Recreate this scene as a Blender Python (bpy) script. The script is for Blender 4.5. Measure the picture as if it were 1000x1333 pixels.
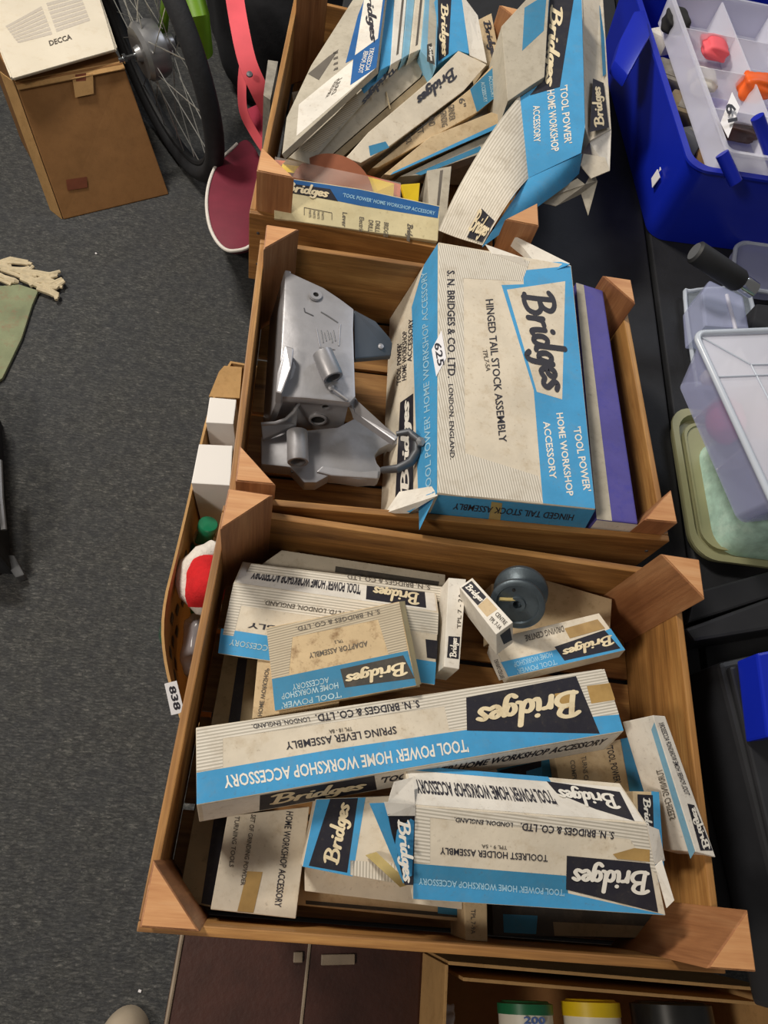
import bpy, bmesh, math, random
from mathutils import Vector, Matrix, Euler
random.seed(7)
for o in list(bpy.data.objects): bpy.data.objects.remove(o)
SC = bpy.context.scene
COL = SC.collection
V = Vector
# ------------------------------------------------------------------ camera
FPX = 911.534
RW = Matrix(((0.9810205, 0.0767048, 0.1780875), (0.1482663, -0.8886281, -0.4340013), (0.1249636, 0.4521686, -0.8831352)))  # world -> camera (x right, y down, z forward)
CAM = V((0, 0, 1.5))
cd = bpy.data.cameras.new('camera')
cam = bpy.data.objects.new('camera', cd); COL.objects.link(cam)
cd.sensor_fit = 'VERTICAL'; cd.sensor_height = 36.0; cd.lens = FPX * 36.0 / 1333.0
cd.clip_start = 0.02; cd.clip_end = 60
R3 = Matrix((RW[0], -RW[1], -RW[2])).transposed()
cam.matrix_world = Matrix.Translation(CAM) @ R3.to_4x4()
SC.camera = cam
# ------------------------------------------------------------------ light of the hall
wd = bpy.data.worlds.new('hall_air'); SC.world = wd; wd.use_nodes = True
wd.node_tree.nodes['Background'].inputs[0].default_value = (1.0, 0.95, 0.88, 1)
wd.node_tree.nodes['Background'].inputs[1].default_value = 0.13
def ceiling_lamp(name, loc, size, sy, power, col, aim):
    l = bpy.data.lights.new(name, 'AREA'); l.shape = 'RECTANGLE'; l.size = size; l.size_y = sy; l.energy = power; l.color = col
    o = bpy.data.objects.new(name, l); COL.objects.link(o); o.location = loc
    o.rotation_euler = (V(aim) - V(loc)).to_track_quat('-Z', 'Y').to_euler()
    return o
ceiling_lamp('ceiling_lamp_near_window', (-1.35, 1.75, 2.75), 0.5, 0.35, 60, (1.0, 0.93, 0.82), (0.1, 0.4, 0.8))
ceiling_lamp('ceiling_lamp_behind_viewer', (-1.7, -0.75, 2.75), 0.5, 0.35, 30, (1.0, 0.9, 0.77), (0.1, 0.5, 0.8))
ceiling_lamp('ceiling_lamp_far_side', (1.5, 2.6, 2.9), 1.2, 0.5, 16, (0.86, 0.91, 1.0), (0.5, 0.6, 0.7))
SC.view_settings.view_transform = 'Standard'; SC.view_settings.look = 'None'
SC.view_settings.exposure = 0.05; SC.view_settings.gamma = 1.0; SC.view_settings.use_curve_mapping = False
# ------------------------------------------------------------------ geometry helpers
def ray(px, py):
    return RW.transposed() @ V(((px - 500.0) / FPX, (py - 666.5) / FPX, 1.0))
def W(px, py, z):
    d = ray(px, py); return CAM + d * ((z - CAM.z) / d.z)
def on_plane(px, py, p, n):
    d = ray(px, py); return CAM + d * ((p - CAM).dot(n) / d.dot(n))
def centroid(pts): return sum((V(p) for p in pts), V((0, 0, 0))) / len(pts)
INV = {}
def root(name, loc=(0, 0, 0), rz=0.0, rot=None):
    o = bpy.data.objects.new(name, None); COL.objects.link(o); o.empty_display_size = .02
    o.location = loc; o.rotation_euler = rot if rot else (0, 0, rz)
    INV[o.name] = (Matrix.Translation(V(loc)) @ Euler(o.rotation_euler).to_matrix().to_4x4()).inverted()
    return o
def tag(o, label=None, cat=None, group=None, kind=None):
    if label: o['label'] = label
    if cat: o['category'] = cat
    if group: o['group'] = group
    if kind: o['kind'] = kind
    return o
class MB:
    def __init__(s): s.v = []; s.f = []; s.uv = {}
    def add(s, pts, faces, uvs=None):
        b = len(s.v); s.v += [V(p) for p in pts]
        for f in faces: s.f.append([b + i for i in f])
        if uvs:
            for i, u in enumerate(uvs): s.uv[b + i] = u
        return s
    def prism(s, poly, vec):
        """poly CCW seen from the tip of -vec; extruded by vec"""
        n = len(poly); P = [V(p) for p in poly]; vec = V(vec)
        nn = V((0, 0, 0))
        for i in range(n): nn += P[i].cross(P[(i + 1) % n])
        if nn.dot(vec) > 0: P.reverse()
        Q = [p + vec for p in P]
        return s.add(P + Q, [list(range(n)), list(range(2 * n - 1, n - 1, -1))] + [[(i + 1) % n, i, n + i, n + (i + 1) % n] for i in range(n)])
    def box(s, c, d, M=None):
        c = V(c); P = []
        for x, y, z in ((-1, -1, -1), (1, -1, -1), (1, 1, -1), (-1, 1, -1), (-1, -1, 1), (1, -1, 1), (1, 1, 1), (-1, 1, 1)):
            q = V((x * d[0] / 2, y * d[1] / 2, z * d[2] / 2)); P.append(c + (M @ q if M else q))
        return s.add(P, [[3, 2, 1, 0], [4, 5, 6, 7], [0, 1, 5, 4], [1, 2, 6, 5], [2, 3, 7, 6], [3, 0, 4, 7]])
    def tube(s, pts, r, seg=8, closed=False, caps=True, flat=None):
        P = [V(p) for p in pts]; n = len(P); rs = r if isinstance(r, (list, tuple)) else [r] * n
        T = []
        for i in range(n):
            a = P[(i - 1) % n] if (closed or i > 0) else P[i]; b = P[(i + 1) % n] if (closed or i < n - 1) else P[i]
            T.append((b - a).normalized())
        u = T[0].orthogonal().normalized() if flat is None else V(flat)
        rings = []
        for i in range(n):
            u = (u - T[i] * u.dot(T[i])).normalized(); w = T[i].cross(u)
            rings.append([P[i] + (u * math.cos(2 * math.pi * k / seg) + w * math.sin(2 * math.pi * k / seg)) * rs[i] for k in range(seg)])
        pts2 = [p for rg in rings for p in rg]; F = []
        for i in range(n if closed else n - 1):
            j = (i + 1) % n
            for k in range(seg): F.append([i * seg + k, i * seg + (k + 1) % seg, j * seg + (k + 1) % seg, j * seg + k])
        if caps and not closed: F += [list(range(seg - 1, -1, -1)), [(n - 1) * seg + k for k in range(seg)]]
        return s.add(pts2, F)
    def lathe(s, prof, seg=28, o=(0, 0, 0), axis=(0, 0, 1), closed=False):
        q = V((0, 0, 1)).rotation_difference(V(axis).normalized()).to_matrix(); o = V(o); pts = []; F = []
        for r, z in prof:
            for k in range(seg):
                a = 2 * math.pi * k / seg; pts.append(o + q @ V((r * math.cos(a), r * math.sin(a), z)))
        m = len(prof)
        for i in range(m if closed else m - 1):
            j = (i + 1) % m
            for k in range(seg): F.append([i * seg + k, i * seg + (k + 1) % seg, j * seg + (k + 1) % seg, j * seg + k])
        if not closed:
            if prof[0][0] > 1e-6: F.append(list(range(seg - 1, -1, -1)))
            if prof[-1][0] > 1e-6: F.append([(m - 1) * seg + k for k in range(seg)])
        return s.add(pts, F)
    def grid(s, fn, nu, nv, thick=None):
        P = [V(fn(i / nu, j / nv)) for j in range(nv + 1) for i in range(nu + 1)]
        F = [[j * (nu + 1) + i, j * (nu + 1) + i + 1, (j + 1) * (nu + 1) + i + 1, (j + 1) * (nu + 1) + i] for j in range(nv) for i in range(nu)]
        if thick is None: return s.add(P, F)
        n = len(P); N = [V((0, 0, 0)) for _ in P]
        for f in F:
            k = (P[f[1]] - P[f[0]]).cross(P[f[3]] - P[f[0]])
            for i in f: N[i] += k
        Q = [p - N[i].normalized() * thick for i, p in enumerate(P)]
        E = [i for i in range(nu + 1)] + [j * (nu + 1) + nu for j in range(1, nv + 1)] + [nv * (nu + 1) + i for i in range(nu - 1, -1, -1)] + [j * (nu + 1) for j in range(nv - 1, 0, -1)]
        G = [[E[i], n + E[i], n + E[(i + 1) % len(E)], E[(i + 1) % len(E)]] for i in range(len(E))]
        return s.add(P + Q, F + [[n + i for i in reversed(f)] for f in F] + G)
    def build(s, name, mat, parent=None, world=True, smooth=False, bevel=0, kind=None, fix=False):
        me = bpy.data.meshes.new(name)
        vs = s.v
        if parent is not None and world: vs = [INV[parent.name] @ p for p in s.v]
        me.from_pydata([tuple(p) for p in vs], [], s.f)
        if s.uv:
            L = me.uv_layers.new(name='uv')
            for lp in me.loops: L.data[lp.index].uv = s.uv.get(lp.vertex_index, (0, 0))
        if bevel or fix:
            bm = bmesh.new(); bm.from_mesh(me)
            bmesh.ops.recalc_face_normals(bm, faces=bm.faces)
            if bevel:
                ed = [e for e in bm.edges if len(e.link_faces) == 2 and e.calc_face_angle(0) > .5]
                bmesh.ops.bevel(bm, geom=ed, offset=bevel, segments=2, profile=.6, affect='EDGES', clamp_overlap=True)
            bm.to_mesh(me); bm.free()
        me.materials.append(M(mat) if isinstance(mat, str) else mat)
        if smooth:
            me.polygons.foreach_set('use_smooth', [True] * len(me.polygons))
            try: me.set_sharp_from_angle(angle=math.radians(38))
            except Exception: pass
        me.update()
        o = bpy.data.objects.new(name, me); COL.objects.link(o)
        if parent is not None:
            o.parent = parent
            if parent.type == 'MESH': INV[o.name] = INV[parent.name]
            else: INV[o.name] = INV[parent.name]
        else: INV[o.name] = Matrix.Identity(4)
        if kind: o['kind'] = kind
        return o
# ------------------------------------------------------------------ materials (all procedural)
MATS = {}
def lin(c):
    c = c.lstrip('#'); r = []
    for i in (0, 2, 4):
        x = int(c[i:i + 2], 16) / 255.0; r.append(x / 12.92 if x <= .04045 else ((x + .055) / 1.055) ** 2.4)
    return r + [1.0]
def new_mat(name):
    m = bpy.data.materials.new(name); m.use_nodes = True; nt = m.node_tree
    return m, nt, nt.nodes['Principled BSDF']
def ramp(nt, fac, stops):
    n = nt.nodes.new('ShaderNodeValToRGB'); el = n.color_ramp.elements
    while len(el) < len(stops): el.new(.5)
    for e, (p, c) in zip(el, stops): e.position = p; e.color = c
    nt.links.new(fac, n.inputs[0]); return n.outputs[0]
def noise(nt, vec, scale, detail=4, rough=.6, dist=0):
    n = nt.nodes.new('ShaderNodeTexNoise'); n.inputs['Scale'].default_value = scale; n.inputs['Detail'].default_value = detail
    n.inputs['Roughness'].default_value = rough; n.inputs['Distortion'].default_value = dist
    nt.links.new(vec, n.inputs['Vector']); return n.outputs['Fac']
def mix(nt, fac, a, b, mode='MIX'):
    n = nt.nodes.new('ShaderNodeMix'); n.data_type = 'RGBA'; n.blend_type = mode
    for s, x in ((0, fac), (6, a), (7, b)):
        if hasattr(x, 'is_linked') or hasattr(x, 'links'): nt.links.new(x, n.inputs[s])
        else: n.inputs[s].default_value = x
    return n.outputs[2]
def bump(nt, h, strength, dist, bs):
    n = nt.nodes.new('ShaderNodeBump'); n.inputs['Strength'].default_value = strength; n.inputs['Distance'].default_value = dist
    nt.links.new(h, n.inputs['Height']); nt.links.new(n.outputs[0], bs.inputs['Normal'])
def position(nt): return nt.nodes.new('ShaderNodeNewGeometry').outputs['Position']
def plain(name, col, rough=.6, var=.12, scale=25, metal=0, bmp=0, bscale=200, spec=.5, alpha=1, trans=0, dirt=None, dirtamt=.5, coat=0, emit=None):
    m, nt, b = new_mat(name); p = position(nt); c = lin(col)
    nf = noise(nt, p, scale, 5)
    lo = [x * (1 - var) for x in c[:3]] + [1]; hi = [min(1, x * (1 + var)) for x in c[:3]] + [1]
    out = ramp(nt, nf, [(.3, lo), (.7, hi)])
    if dirt:
        df = noise(nt, p, 38, 6, .7); f = ramp(nt, df, [(.52, (0, 0, 0, 1)), (.72, (dirtamt,) * 3 + (1,))])
        out = mix(nt, f, out, lin(dirt))
    nt.links.new(out, b.inputs['Base Color'])
    b.inputs['Roughness'].default_value = rough; b.inputs['Metallic'].default_value = metal
    b.inputs['Specular IOR Level'].default_value = spec; b.inputs['Alpha'].default_value = alpha
    b.inputs['Coat Weight'].default_value = coat
    if trans: b.inputs['Transmission Weight'].default_value = trans
    if bmp: bump(nt, noise(nt, p, bscale, 4), bmp, .002, b)
    MATS[name] = m; return m
def wood(name, axis, dark, mid, light):
    m, nt, b = new_mat(name)
    tc = nt.nodes.new('ShaderNodeTexCoord'); oi = nt.nodes.new('ShaderNodeObjectInfo')
    mp = nt.nodes.new('ShaderNodeMapping'); sc = [26.0, 26.0, 26.0]; sc[axis] = 2.2; mp.inputs['Scale'].default_value = sc
    va = nt.nodes.new('ShaderNodeVectorMath'); va.operation = 'MULTIPLY_ADD'
    nt.links.new(oi.outputs['Random'], va.inputs[0]); va.inputs[1].default_value = (3.1, 4.7, 5.3); nt.links.new(tc.outputs['Object'], va.inputs[2])
    nt.links.new(va.outputs[0], mp.inputs['Vector'])
    g = noise(nt, mp.outputs[0], 1.6, 6, .65, .6)
    col = ramp(nt, g, [(.28, lin(dark)), (.5, lin(mid)), (.74, lin(light))])
    mp2 = nt.nodes.new('ShaderNodeMapping'); sc2 = [9.0] * 3; sc2[axis] = 4.0; mp2.inputs['Scale'].default_value = sc2
    nt.links.new(va.outputs[0], mp2.inputs['Vector'])
    st = noise(nt, mp2.outputs[0], 1.0, 5, .7)
    f = ramp(nt, st, [(.45, (0, 0, 0, 1)), (.8, (.55, .55, .55, 1))])
    col = mix(nt, f, col, lin(dark))
    fine = nt.nodes.new('ShaderNodeMapping'); s3 = [420.0] * 3; s3[axis] = 12.0; fine.inputs['Scale'].default_value = s3
    nt.links.new(va.outputs[0], fine.inputs['Vector'])
    gf = noise(nt, fine.outputs[0], 1.0, 2)
    col = mix(nt, ramp(nt, gf, [(.35, (.30, .30, .30, 1)), (.6, (0, 0, 0, 1))]), col, lin(dark))
    nt.links.new(col, b.inputs['Base Color']); b.inputs['Roughness'].default_value = .55
    bump(nt, gf, .35, .0006, b)
    MATS[name] = m
for i, ax in enumerate('xyz'):
    wood('wood_' + ax, i, '#5f3d1c', '#a1723d', '#c9995a')
    wood('post_' + ax, i, '#7d4f31', '#a9744b', '#c39468')
wood('endgrain', 0, '#b0764a', '#d09a68', '#e0b485')
def carpet():
    m, nt, b = new_mat('carpet'); p = position(nt)
    mp = nt.nodes.new('ShaderNodeMapping'); mp.inputs['Scale'].default_value = (.55, 1.5, 1); nt.links.new(p, mp.inputs['Vector'])
    n1 = noise(nt, mp.outputs[0], 150, 4, .85, .8); n2 = noise(nt, p, 9, 4, .6); n3 = noise(nt, p, 48, 4, .7)
    c = ramp(nt, n1, [(.3, lin('#3f4041')), (.5, lin('#5f605f')), (.64, lin('#83827f')), (.76, lin('#b5b2ab'))])
    c = mix(nt, ramp(nt, n3, [(.38, (.6, .6, .6, 1)), (.66, (0, 0, 0, 1))]), c, lin('#3e3f43'))
    c = mix(nt, ramp(nt, n2, [(.4, (.25, .25, .25, 1)), (.6, (0, 0, 0, 1))]), c, lin('#4b4e55'))
    nt.links.new(c, b.inputs['Base Color']); b.inputs['Roughness'].default_value = .95; b.inputs['Specular IOR Level'].default_value = .1
    bump(nt, n1, .8, .006, b); MATS['carpet'] = m
carpet()
def paper(name, base, stain, amt=.45, rough=.75):
    m, nt, b = new_mat(name); p = position(nt)
    n1 = noise(nt, p, 14, 5, .65); n2 = noise(nt, p, 60, 6, .7); n3 = noise(nt, p, 240, 3, .6)
    bc = lin(base); lo = [x * .84 for x in bc[:3]] + [1]
    c = ramp(nt, n1, [(.35, lo), (.6, bc)])
    c = mix(nt, ramp(nt, n2, [(.5, (0, 0, 0, 1)), (.74, (amt,) * 3 + (1,))]), c, lin(stain))
    c = mix(nt, ramp(nt, n3, [(.62, (0, 0, 0, 1)), (.75, (.25, .25, .25, 1))]), c, lin('#5a5048'))
    nt.links.new(c, b.inputs['Base Color']); b.inputs['Roughness'].default_value = rough; b.inputs['Specular IOR Level'].default_value = .25
    bump(nt, n1, .25, .004, b); MATS[name] = m
paper('cream', '#ddd2bf', '#b09a78'); paper('white_paper', '#e6e0d6', '#b9ab98', .35); paper('tan_paper', '#cdb692', '#8d6c44', .5)
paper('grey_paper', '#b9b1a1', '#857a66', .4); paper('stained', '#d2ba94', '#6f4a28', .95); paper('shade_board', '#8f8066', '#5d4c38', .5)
paper('cardboard', '#9a7046', '#835d38', .4); paper('cardboard_pale', '#c39a66', '#98713f', .4); paper('booklet', '#dccfa6', '#b39f70', .3)
paper('blue', '#4a9fd4', '#6d93ac', .35, .55); paper('blue_dull', '#3f86ae', '#5c7f94', .45, .6); paper('blue_deep', '#2b62a0', '#4a6d95', .3, .5)
paper('blue_pale', '#7fb0cb', '#9aa9a8', .4, .6)
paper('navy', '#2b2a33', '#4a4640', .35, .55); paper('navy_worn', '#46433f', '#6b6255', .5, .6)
paper('purple', '#565099', '#3e3f9c', .6, .5)
def stripes(name, a, bcol, freq):
    m, nt, b = new_mat(name); uv = nt.nodes.new('ShaderNodeUVMap'); uv.uv_map = 'uv'
    sp = nt.nodes.new('ShaderNodeSeparateXYZ'); nt.links.new(uv.outputs[0], sp.inputs[0])
    mu = nt.nodes.new('ShaderNodeMath'); mu.operation = 'MULTIPLY'; mu.inputs[1].default_value = freq; nt.links.new(sp.outputs[1], mu.inputs[0])
    fr = nt.nodes.new('ShaderNodeMath'); fr.operation = 'FRACT'; nt.links.new(mu.outputs[0], fr.inputs[0])
    c = ramp(nt, fr.outputs[0], [(.0, lin(a)), (.42, lin(a)), (.52, lin(bcol)), (.9, lin(bcol))])
    p = position(nt)
    c = mix(nt, ramp(nt, noise(nt, p, 40, 6, .7), [(.5, (0, 0, 0, 1)), (.75, (.5, .5, .5, 1))]), c, lin('#a3957e'))
    nt.links.new(c, b.inputs['Base Color']); b.inputs['Roughness'].default_value = .7; MATS[name] = m
stripes('stripes', '#b4ada0', '#dfd8cb', 360); stripes('stripes_old', '#9a8f7d', '#c5b8a0', 420); stripes('stripes_pale', '#c8bfae', '#e6ded0', 260)
plain('ink', '#2c2a33', .6, .15); plain('ink_soft', '#5d564e', .7, .2); plain('ink_white', '#e9e4da', .6, .08); plain('ink_cream', '#e3d3b0', .6, .1, dirt='#a88c5c')
plain('ink_pale_blue', '#9cc7df', .6, .1); plain('ink_worn_white', '#a9c4cf', .7, .25, 120)
plain('tape', '#b08f58', .22, .22, 30, dirt='#94703a', coat=.4); plain('tape_clear', '#b9a66f', .15, .15, 30, coat=.5)
plain('sticker', '#f0eef2', .5, .02)
plain('black_cloth', '#1c1d21', .7, .2, 40, bmp=.2); plain('black_case', '#26272b', .5, .12, 30); plain('black_soft', '#202126', .85, .25, 18, bmp=.4, bscale=60)
plain('black_rubber', '#26272a', .6, .2, 40); plain('tyre', '#242529', .8, .2, 60, bmp=.4, bscale=150)
plain('cast_metal', '#a3a2a6', .42, .09, 30, metal=.45, bmp=.12, bscale=90, dirt='#8d8a88', dirtamt=.3)
plain('cast_dark', '#55575c', .5, .1, 30, metal=.4); plain('hole_dark', '#1b1918', .8, .1); plain('pulley', '#5f6a72', .38, .18, 45, metal=.7, bmp=.1)
plain('chrome', '#c9ccd0', .18, .05, metal=1); plain('steel_spoke', '#c2c2bd', .3, .1, metal=.7); plain('alloy', '#9a9a9c', .35, .1, metal=.7)
plain('green_paint', '#6f9a1e', .4, .12, 8); plain('coral', '#f0606b', .7, .08, 14); plain('coral_dark', '#c23352', .7, .1); plain('maroon', '#7a2238', .6, .16, 12, bmp=.15, bscale=40); plain('piping', '#efe9e2', .6, .05)
plain('tote_blue', '#1327ad', .32, .06, 10, spec=.4); plain('orange', '#f0641c', .5, .12, 30); plain('pink', '#e2508c', .5, .12, 30); plain('red_felt', '#cf1a20', .9, .15, 60, bmp=.5, bscale=300)
plain('fleece', '#e9e2da', .95, .1, 120, bmp=.8, bscale=260); plain('green_glass', '#1f7a56', .12, .1, coat=.5); plain('white_card', '#f3efec', .55, .02, 6)
plain('mint', '#a9c9bd', .35, .2, 70, spec=.5, dirt='#cfe6da', dirtamt=.7); plain('olive_plastic', '#94936f', .45, .06, 8)
plain('frost', '#f2f2ff', .3, .03, 8, alpha=.45); plain('frost_blue', '#c3caf0', .25, .05, 8, alpha=.42); plain('clear_plastic', '#cfdcea', .15, .04, 8, alpha=.2); plain('clear_edge', '#cfd8e6', .25, .05, 8, alpha=.75)
plain('film', '#e8d9d0', .08, .04, 8, alpha=.22); plain('poly_bag', '#c9c3c8', .2, .1, 40, alpha=.5)
plain('suitcase', '#3d211a', .45, .22, 22, bmp=.25, bscale=120, dirt='#2e1712'); plain('suitcase_edge', '#8a7a68', .5, .2)
plain('olive_cloth', '#8a9172', .95, .2, 14, bmp=.4, bscale=220, dirt='#96705c', dirtamt=.6); plain('fringe', '#d2c3a4', .95, .14, 60, bmp=.4, bscale=300)
plain('beige_leather', '#b9ab97', .6, .1, 20); plain('grey_rubber', '#5c5e62', .7, .1)
plain('yellow', '#e8c61f', .4, .08, 20); plain('orange_print', '#d9683a', .4, .15, 30); plain('brown_disc', '#8f553b', .35, .12, 30, coat=.2)
plain('can_green', '#1f6b45', .35, .1); plain('can_white', '#e6e0d2', .4, .06, 12); plain('can_red', '#a3123a', .35, .1); plain('can_blue_ink', '#5b78b8', .6, .1); plain('tin_dark', '#3a3a3a', .3, .2, metal=.7)
plain('sleeve', '#ece2cf', .7, .04, 8, dirt='#cdb894', dirtamt=.3); plain('sleeve_print', '#cfc6ba', .7, .08, 200); plain('red_smudge', '#7c432c', .8, .2); plain('clutter_grey', '#8c877d', .7, .3, 60)
def M(k): return MATS[k]
# ------------------------------------------------------------------ lettering
FONTC = {}
def text_mesh(s, bold=0.0, shear=0.0):
    key = (s, bold, shear)
    if key not in FONTC:
        c = bpy.data.curves.new('t', 'FONT'); c.body = s; c.offset = bold; c.shear = shear; c.resolution_u = 2; c.fill_mode = 'FRONT'
        o = bpy.data.objects.new('t', c); COL.objects.link(o)
        dg = bpy.context.evaluated_depsgraph_get()
        me = bpy.data.meshes.new_from_object(o.evaluated_get(dg))
        vs = [(v.co.x, v.co.y) for v in me.vertices]; fs = [list(p.vertices) for p in me.polygons]
        bpy.data.objects.remove(o); bpy.data.curves.remove(c); bpy.data.meshes.remove(me)
        x0 = min(v[0] for v in vs); x1 = max(v[0] for v in vs); y0 = min(v[1] for v in vs); y1 = max(v[1] for v in vs)
        FONTC[key] = ([((x - x0) / (x1 - x0), (y - y0) / max(1e-6, y1 - y0)) for x, y in vs], fs)
    return FONTC[key]
LOGO = [[(.24, 1.0), (.17, .5), (.08, .0)], [(.02, .93), (.2, 1.04), (.45, 1.02), (.58, .85), (.46, .62), (.24, .54)], [(.24, .54), (.5, .52), (.6, .32), (.48, .08), (.22, .0), (.0, .06)],
        [(.8, .52), (.76, .25), (.72, .0)], [(.76, .25), (.86, .46), (1.0, .5)], [(1.14, .5), (1.1, .2), (1.12, .02), (1.2, .04)], [(1.2, .74), (1.21, .77)],
        [(1.58, .42), (1.44, .5), (1.32, .36), (1.3, .12), (1.4, .01), (1.52, .12), (1.6, .36)], [(1.72, 1.05), (1.64, .55), (1.58, .12), (1.68, .02)],
        [(2.06, .42), (1.93, .5), (1.81, .36), (1.8, .14), (1.9, .05), (2.0, .16), (2.08, .4)], [(2.12, .5), (2.05, .1), (1.96, -.25), (1.82, -.36), (1.72, -.24)],
        [(2.22, .22), (2.38, .26), (2.47, .4), (2.38, .5), (2.25, .4), (2.21, .18), (2.3, .01), (2.48, .1)], [(2.82, .42), (2.7, .5), (2.61, .4), (2.68, .26), (2.74, .12), (2.64, .0), (2.5, .08)]]
def logo_mesh():
    vs = []; fs = []; ks = []
    for si, st in enumerate(LOGO):
        P = []
        n = len(st)
        for i in range(n - 1):
            p0 = st[max(0, i - 1)]; p1 = st[i]; p2 = st[i + 1]; p3 = st[min(n - 1, i + 2)]
            for k in range(4):
                t = k / 4
                P.append(tuple(.5 * ((2 * p1[a]) + (-p0[a] + p2[a]) * t + (2 * p0[a] - 5 * p1[a] + 4 * p2[a] - p3[a]) * t * t + (-p0[a] + 3 * p1[a] - 3 * p2[a] + p3[a]) * t ** 3) for a in (0, 1)))
        P.append(st[-1]); w = .083; b = len(vs)
        for i, p in enumerate(P):
            a = P[max(0, i - 1)]; c = P[min(len(P) - 1, i + 1)]; dx, dy = c[0] - a[0], c[1] - a[1]; l = math.hypot(dx, dy) or 1
            vs.append((p[0] - dy / l * w, p[1] + dx / l * w)); vs.append((p[0] + dy / l * w, p[1] - dx / l * w))
        for i in range(len(P) - 1): fs.append([b + 2 * i + 1, b + 2 * i + 3, b + 2 * i + 2, b + 2 * i])
        for q in (P[0], P[-1]):
            b = len(vs)
            for k in range(8): vs.append((q[0] + w * math.cos(k * math.pi / 4), q[1] + w * math.sin(k * math.pi / 4)))
            fs.append([b + k for k in range(8)])
        n0 = len(ks); m = len(vs) - 16 - n0
        ks += [si * 3] * m + [si * 3 + 1] * 8 + [si * 3 + 2] * 8
    return [((x + .1) / 3.02, (y + .45) / 1.6, k * .000012) for (x, y), k in zip(vs, ks)], fs
LOGO_M = logo_mesh()
class Faces:
    """prints lie on the planes of a thing's faces; each is a thin part of that thing"""
    def __init__(s, rt): s.root = rt; s.pl = {}; s.lift = {}
    def pt(s, face, px, py, lift=0.0):
        p, n = s.pl[face]; lift = lift * .4 if 0 < lift < .003 else lift; return on_plane(px, py, p + n * lift, n)
    def area(s, face, mat, poly, name='colour_band', lift=.0004, across=None, parent=None):
        P = [s.pt(face, x, y, lift) for x, y in poly]; n = s.pl[face][1]
        k = V((0, 0, 0))
        for i in range(len(P)): k += (P[i] - P[0]).cross(P[(i + 1) % len(P)] - P[0])
        if k.dot(n) < 0: P.reverse()
        uv = None
        if across:
            d = (s.pt(face, *across[1]) - s.pt(face, *across[0])).normalized(); uv = [(0, p.dot(d)) for p in P]
        return MB().add(P, [list(range(len(P)))], uv).build(name, mat, parent or s.root)
    def mesh(s, face, mat, tm, p0, p1, h, name, lift, parent=None):
        a = s.pt(face, *p0, lift); b = s.pt(face, *p1, lift); c = s.pt(face, p0[0] + h[0], p0[1] + h[1], lift); d = s.pt(face, p1[0] + h[0], p1[1] + h[1], lift)
        vs, fs = tm
        nn = s.pl[face][1]; P = [a * (1 - q[0]) * (1 - q[1]) + b * q[0] * (1 - q[1]) + c * (1 - q[0]) * q[1] + d * q[0] * q[1] + nn * (q[2] if len(q) > 2 else 0) for q in vs]
        return MB().add(P, fs).build(name, mat, parent or s.root)
    def text(s, face, mat, txt, p0, p1, h, bold=.012, shear=0, lift=.0012, name='lettering', parent=None):
        return s.mesh(face, mat, text_mesh(txt, bold, shear), p0, p1, h, name, lift, parent)
    def edge(s, i, u, v, lift):
        # point on side i: u along the edge, v from the lower rim (0) to the top edge (1)
        T = s.T; m = len(T); p = T[i].lerp(T[(i + 1) % m], u) + s.dv * (1 - v); return p + s.pl[i][1] * lift
    def side_area(s, i, mat, r, name='side_print', lift=.0002, poly=None, parent=None):
        P = [s.edge(i, u, v, lift) for u, v in (poly or ((r[0], r[1]), (r[2], r[1]), (r[2], r[3]), (r[0], r[3])))]
        k = V((0, 0, 0))
        for j in range(len(P)): k += (P[j] - P[0]).cross(P[(j + 1) % len(P)] - P[0])
        if k.dot(s.pl[i][1]) < 0: P.reverse()
        return MB().add(P, [list(range(len(P)))]).build(name, mat, parent or s.root)
    def side_mesh(s, i, mat, tm, r, name='lettering', lift=.0005, parent=None):
        vs, fs = tm
        return MB().add([s.edge(i, r[0] + (r[2] - r[0]) * x, r[1] + (r[3] - r[1]) * y, lift + (k[0] if k else 0)) for x, y, *k in vs], fs).build(name, mat, parent or s.root)
    def logo(s, face, panel, poly, mat, p0, p1, h, lift=.0008):
        par = s.area(face, panel, poly, 'logo_panel', lift) if panel else None
        return s.mesh(face, mat, LOGO_M, p0, p1, h, 'logo_lettering', lift + .0005, par)
def thing(name, label, cat, loc=(0, 0, 0), rz=0, group=None, rot=None):
    return tag(root(name, loc, rz, rot), label, cat, group)
def carton(name, label, px, zc, n, h, mat='cream', group=None, cat='box', body='body', bevel=.0008, dep=None, base=None):
    """closed carton: top face outline by its picture corners on a plane of height zc and slope n, real thickness h below it"""
    nn = V((n[0], n[1], 1)).normalized()
    cx = sum(p[0] for p in px) / len(px); cy = sum(p[1] for p in px) / len(px)
    p = W(cx, cy, zc); T = [on_plane(x, y, p, nn) for x, y in px]
    dv = V(dep) if dep else -nn * h
    c = centroid(T)
    b = c + dv
    rt = thing(name, label, cat, b, 0, group)
    F = Faces(rt); F.pl['top'] = (p, nn); F.T = T; F.dv = dv
    m = len(T)
    for i in range(m):
        e = (T[(i + 1) % m] - T[i]); sn = e.cross(dv).normalized()
        if sn.dot(centroid([T[i], T[(i + 1) % m]]) - c) < 0: sn = -sn
        F.pl[i] = (T[i], sn)
    MB().prism(T, dv).build(body, mat, rt, bevel=bevel)
    return F
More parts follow.
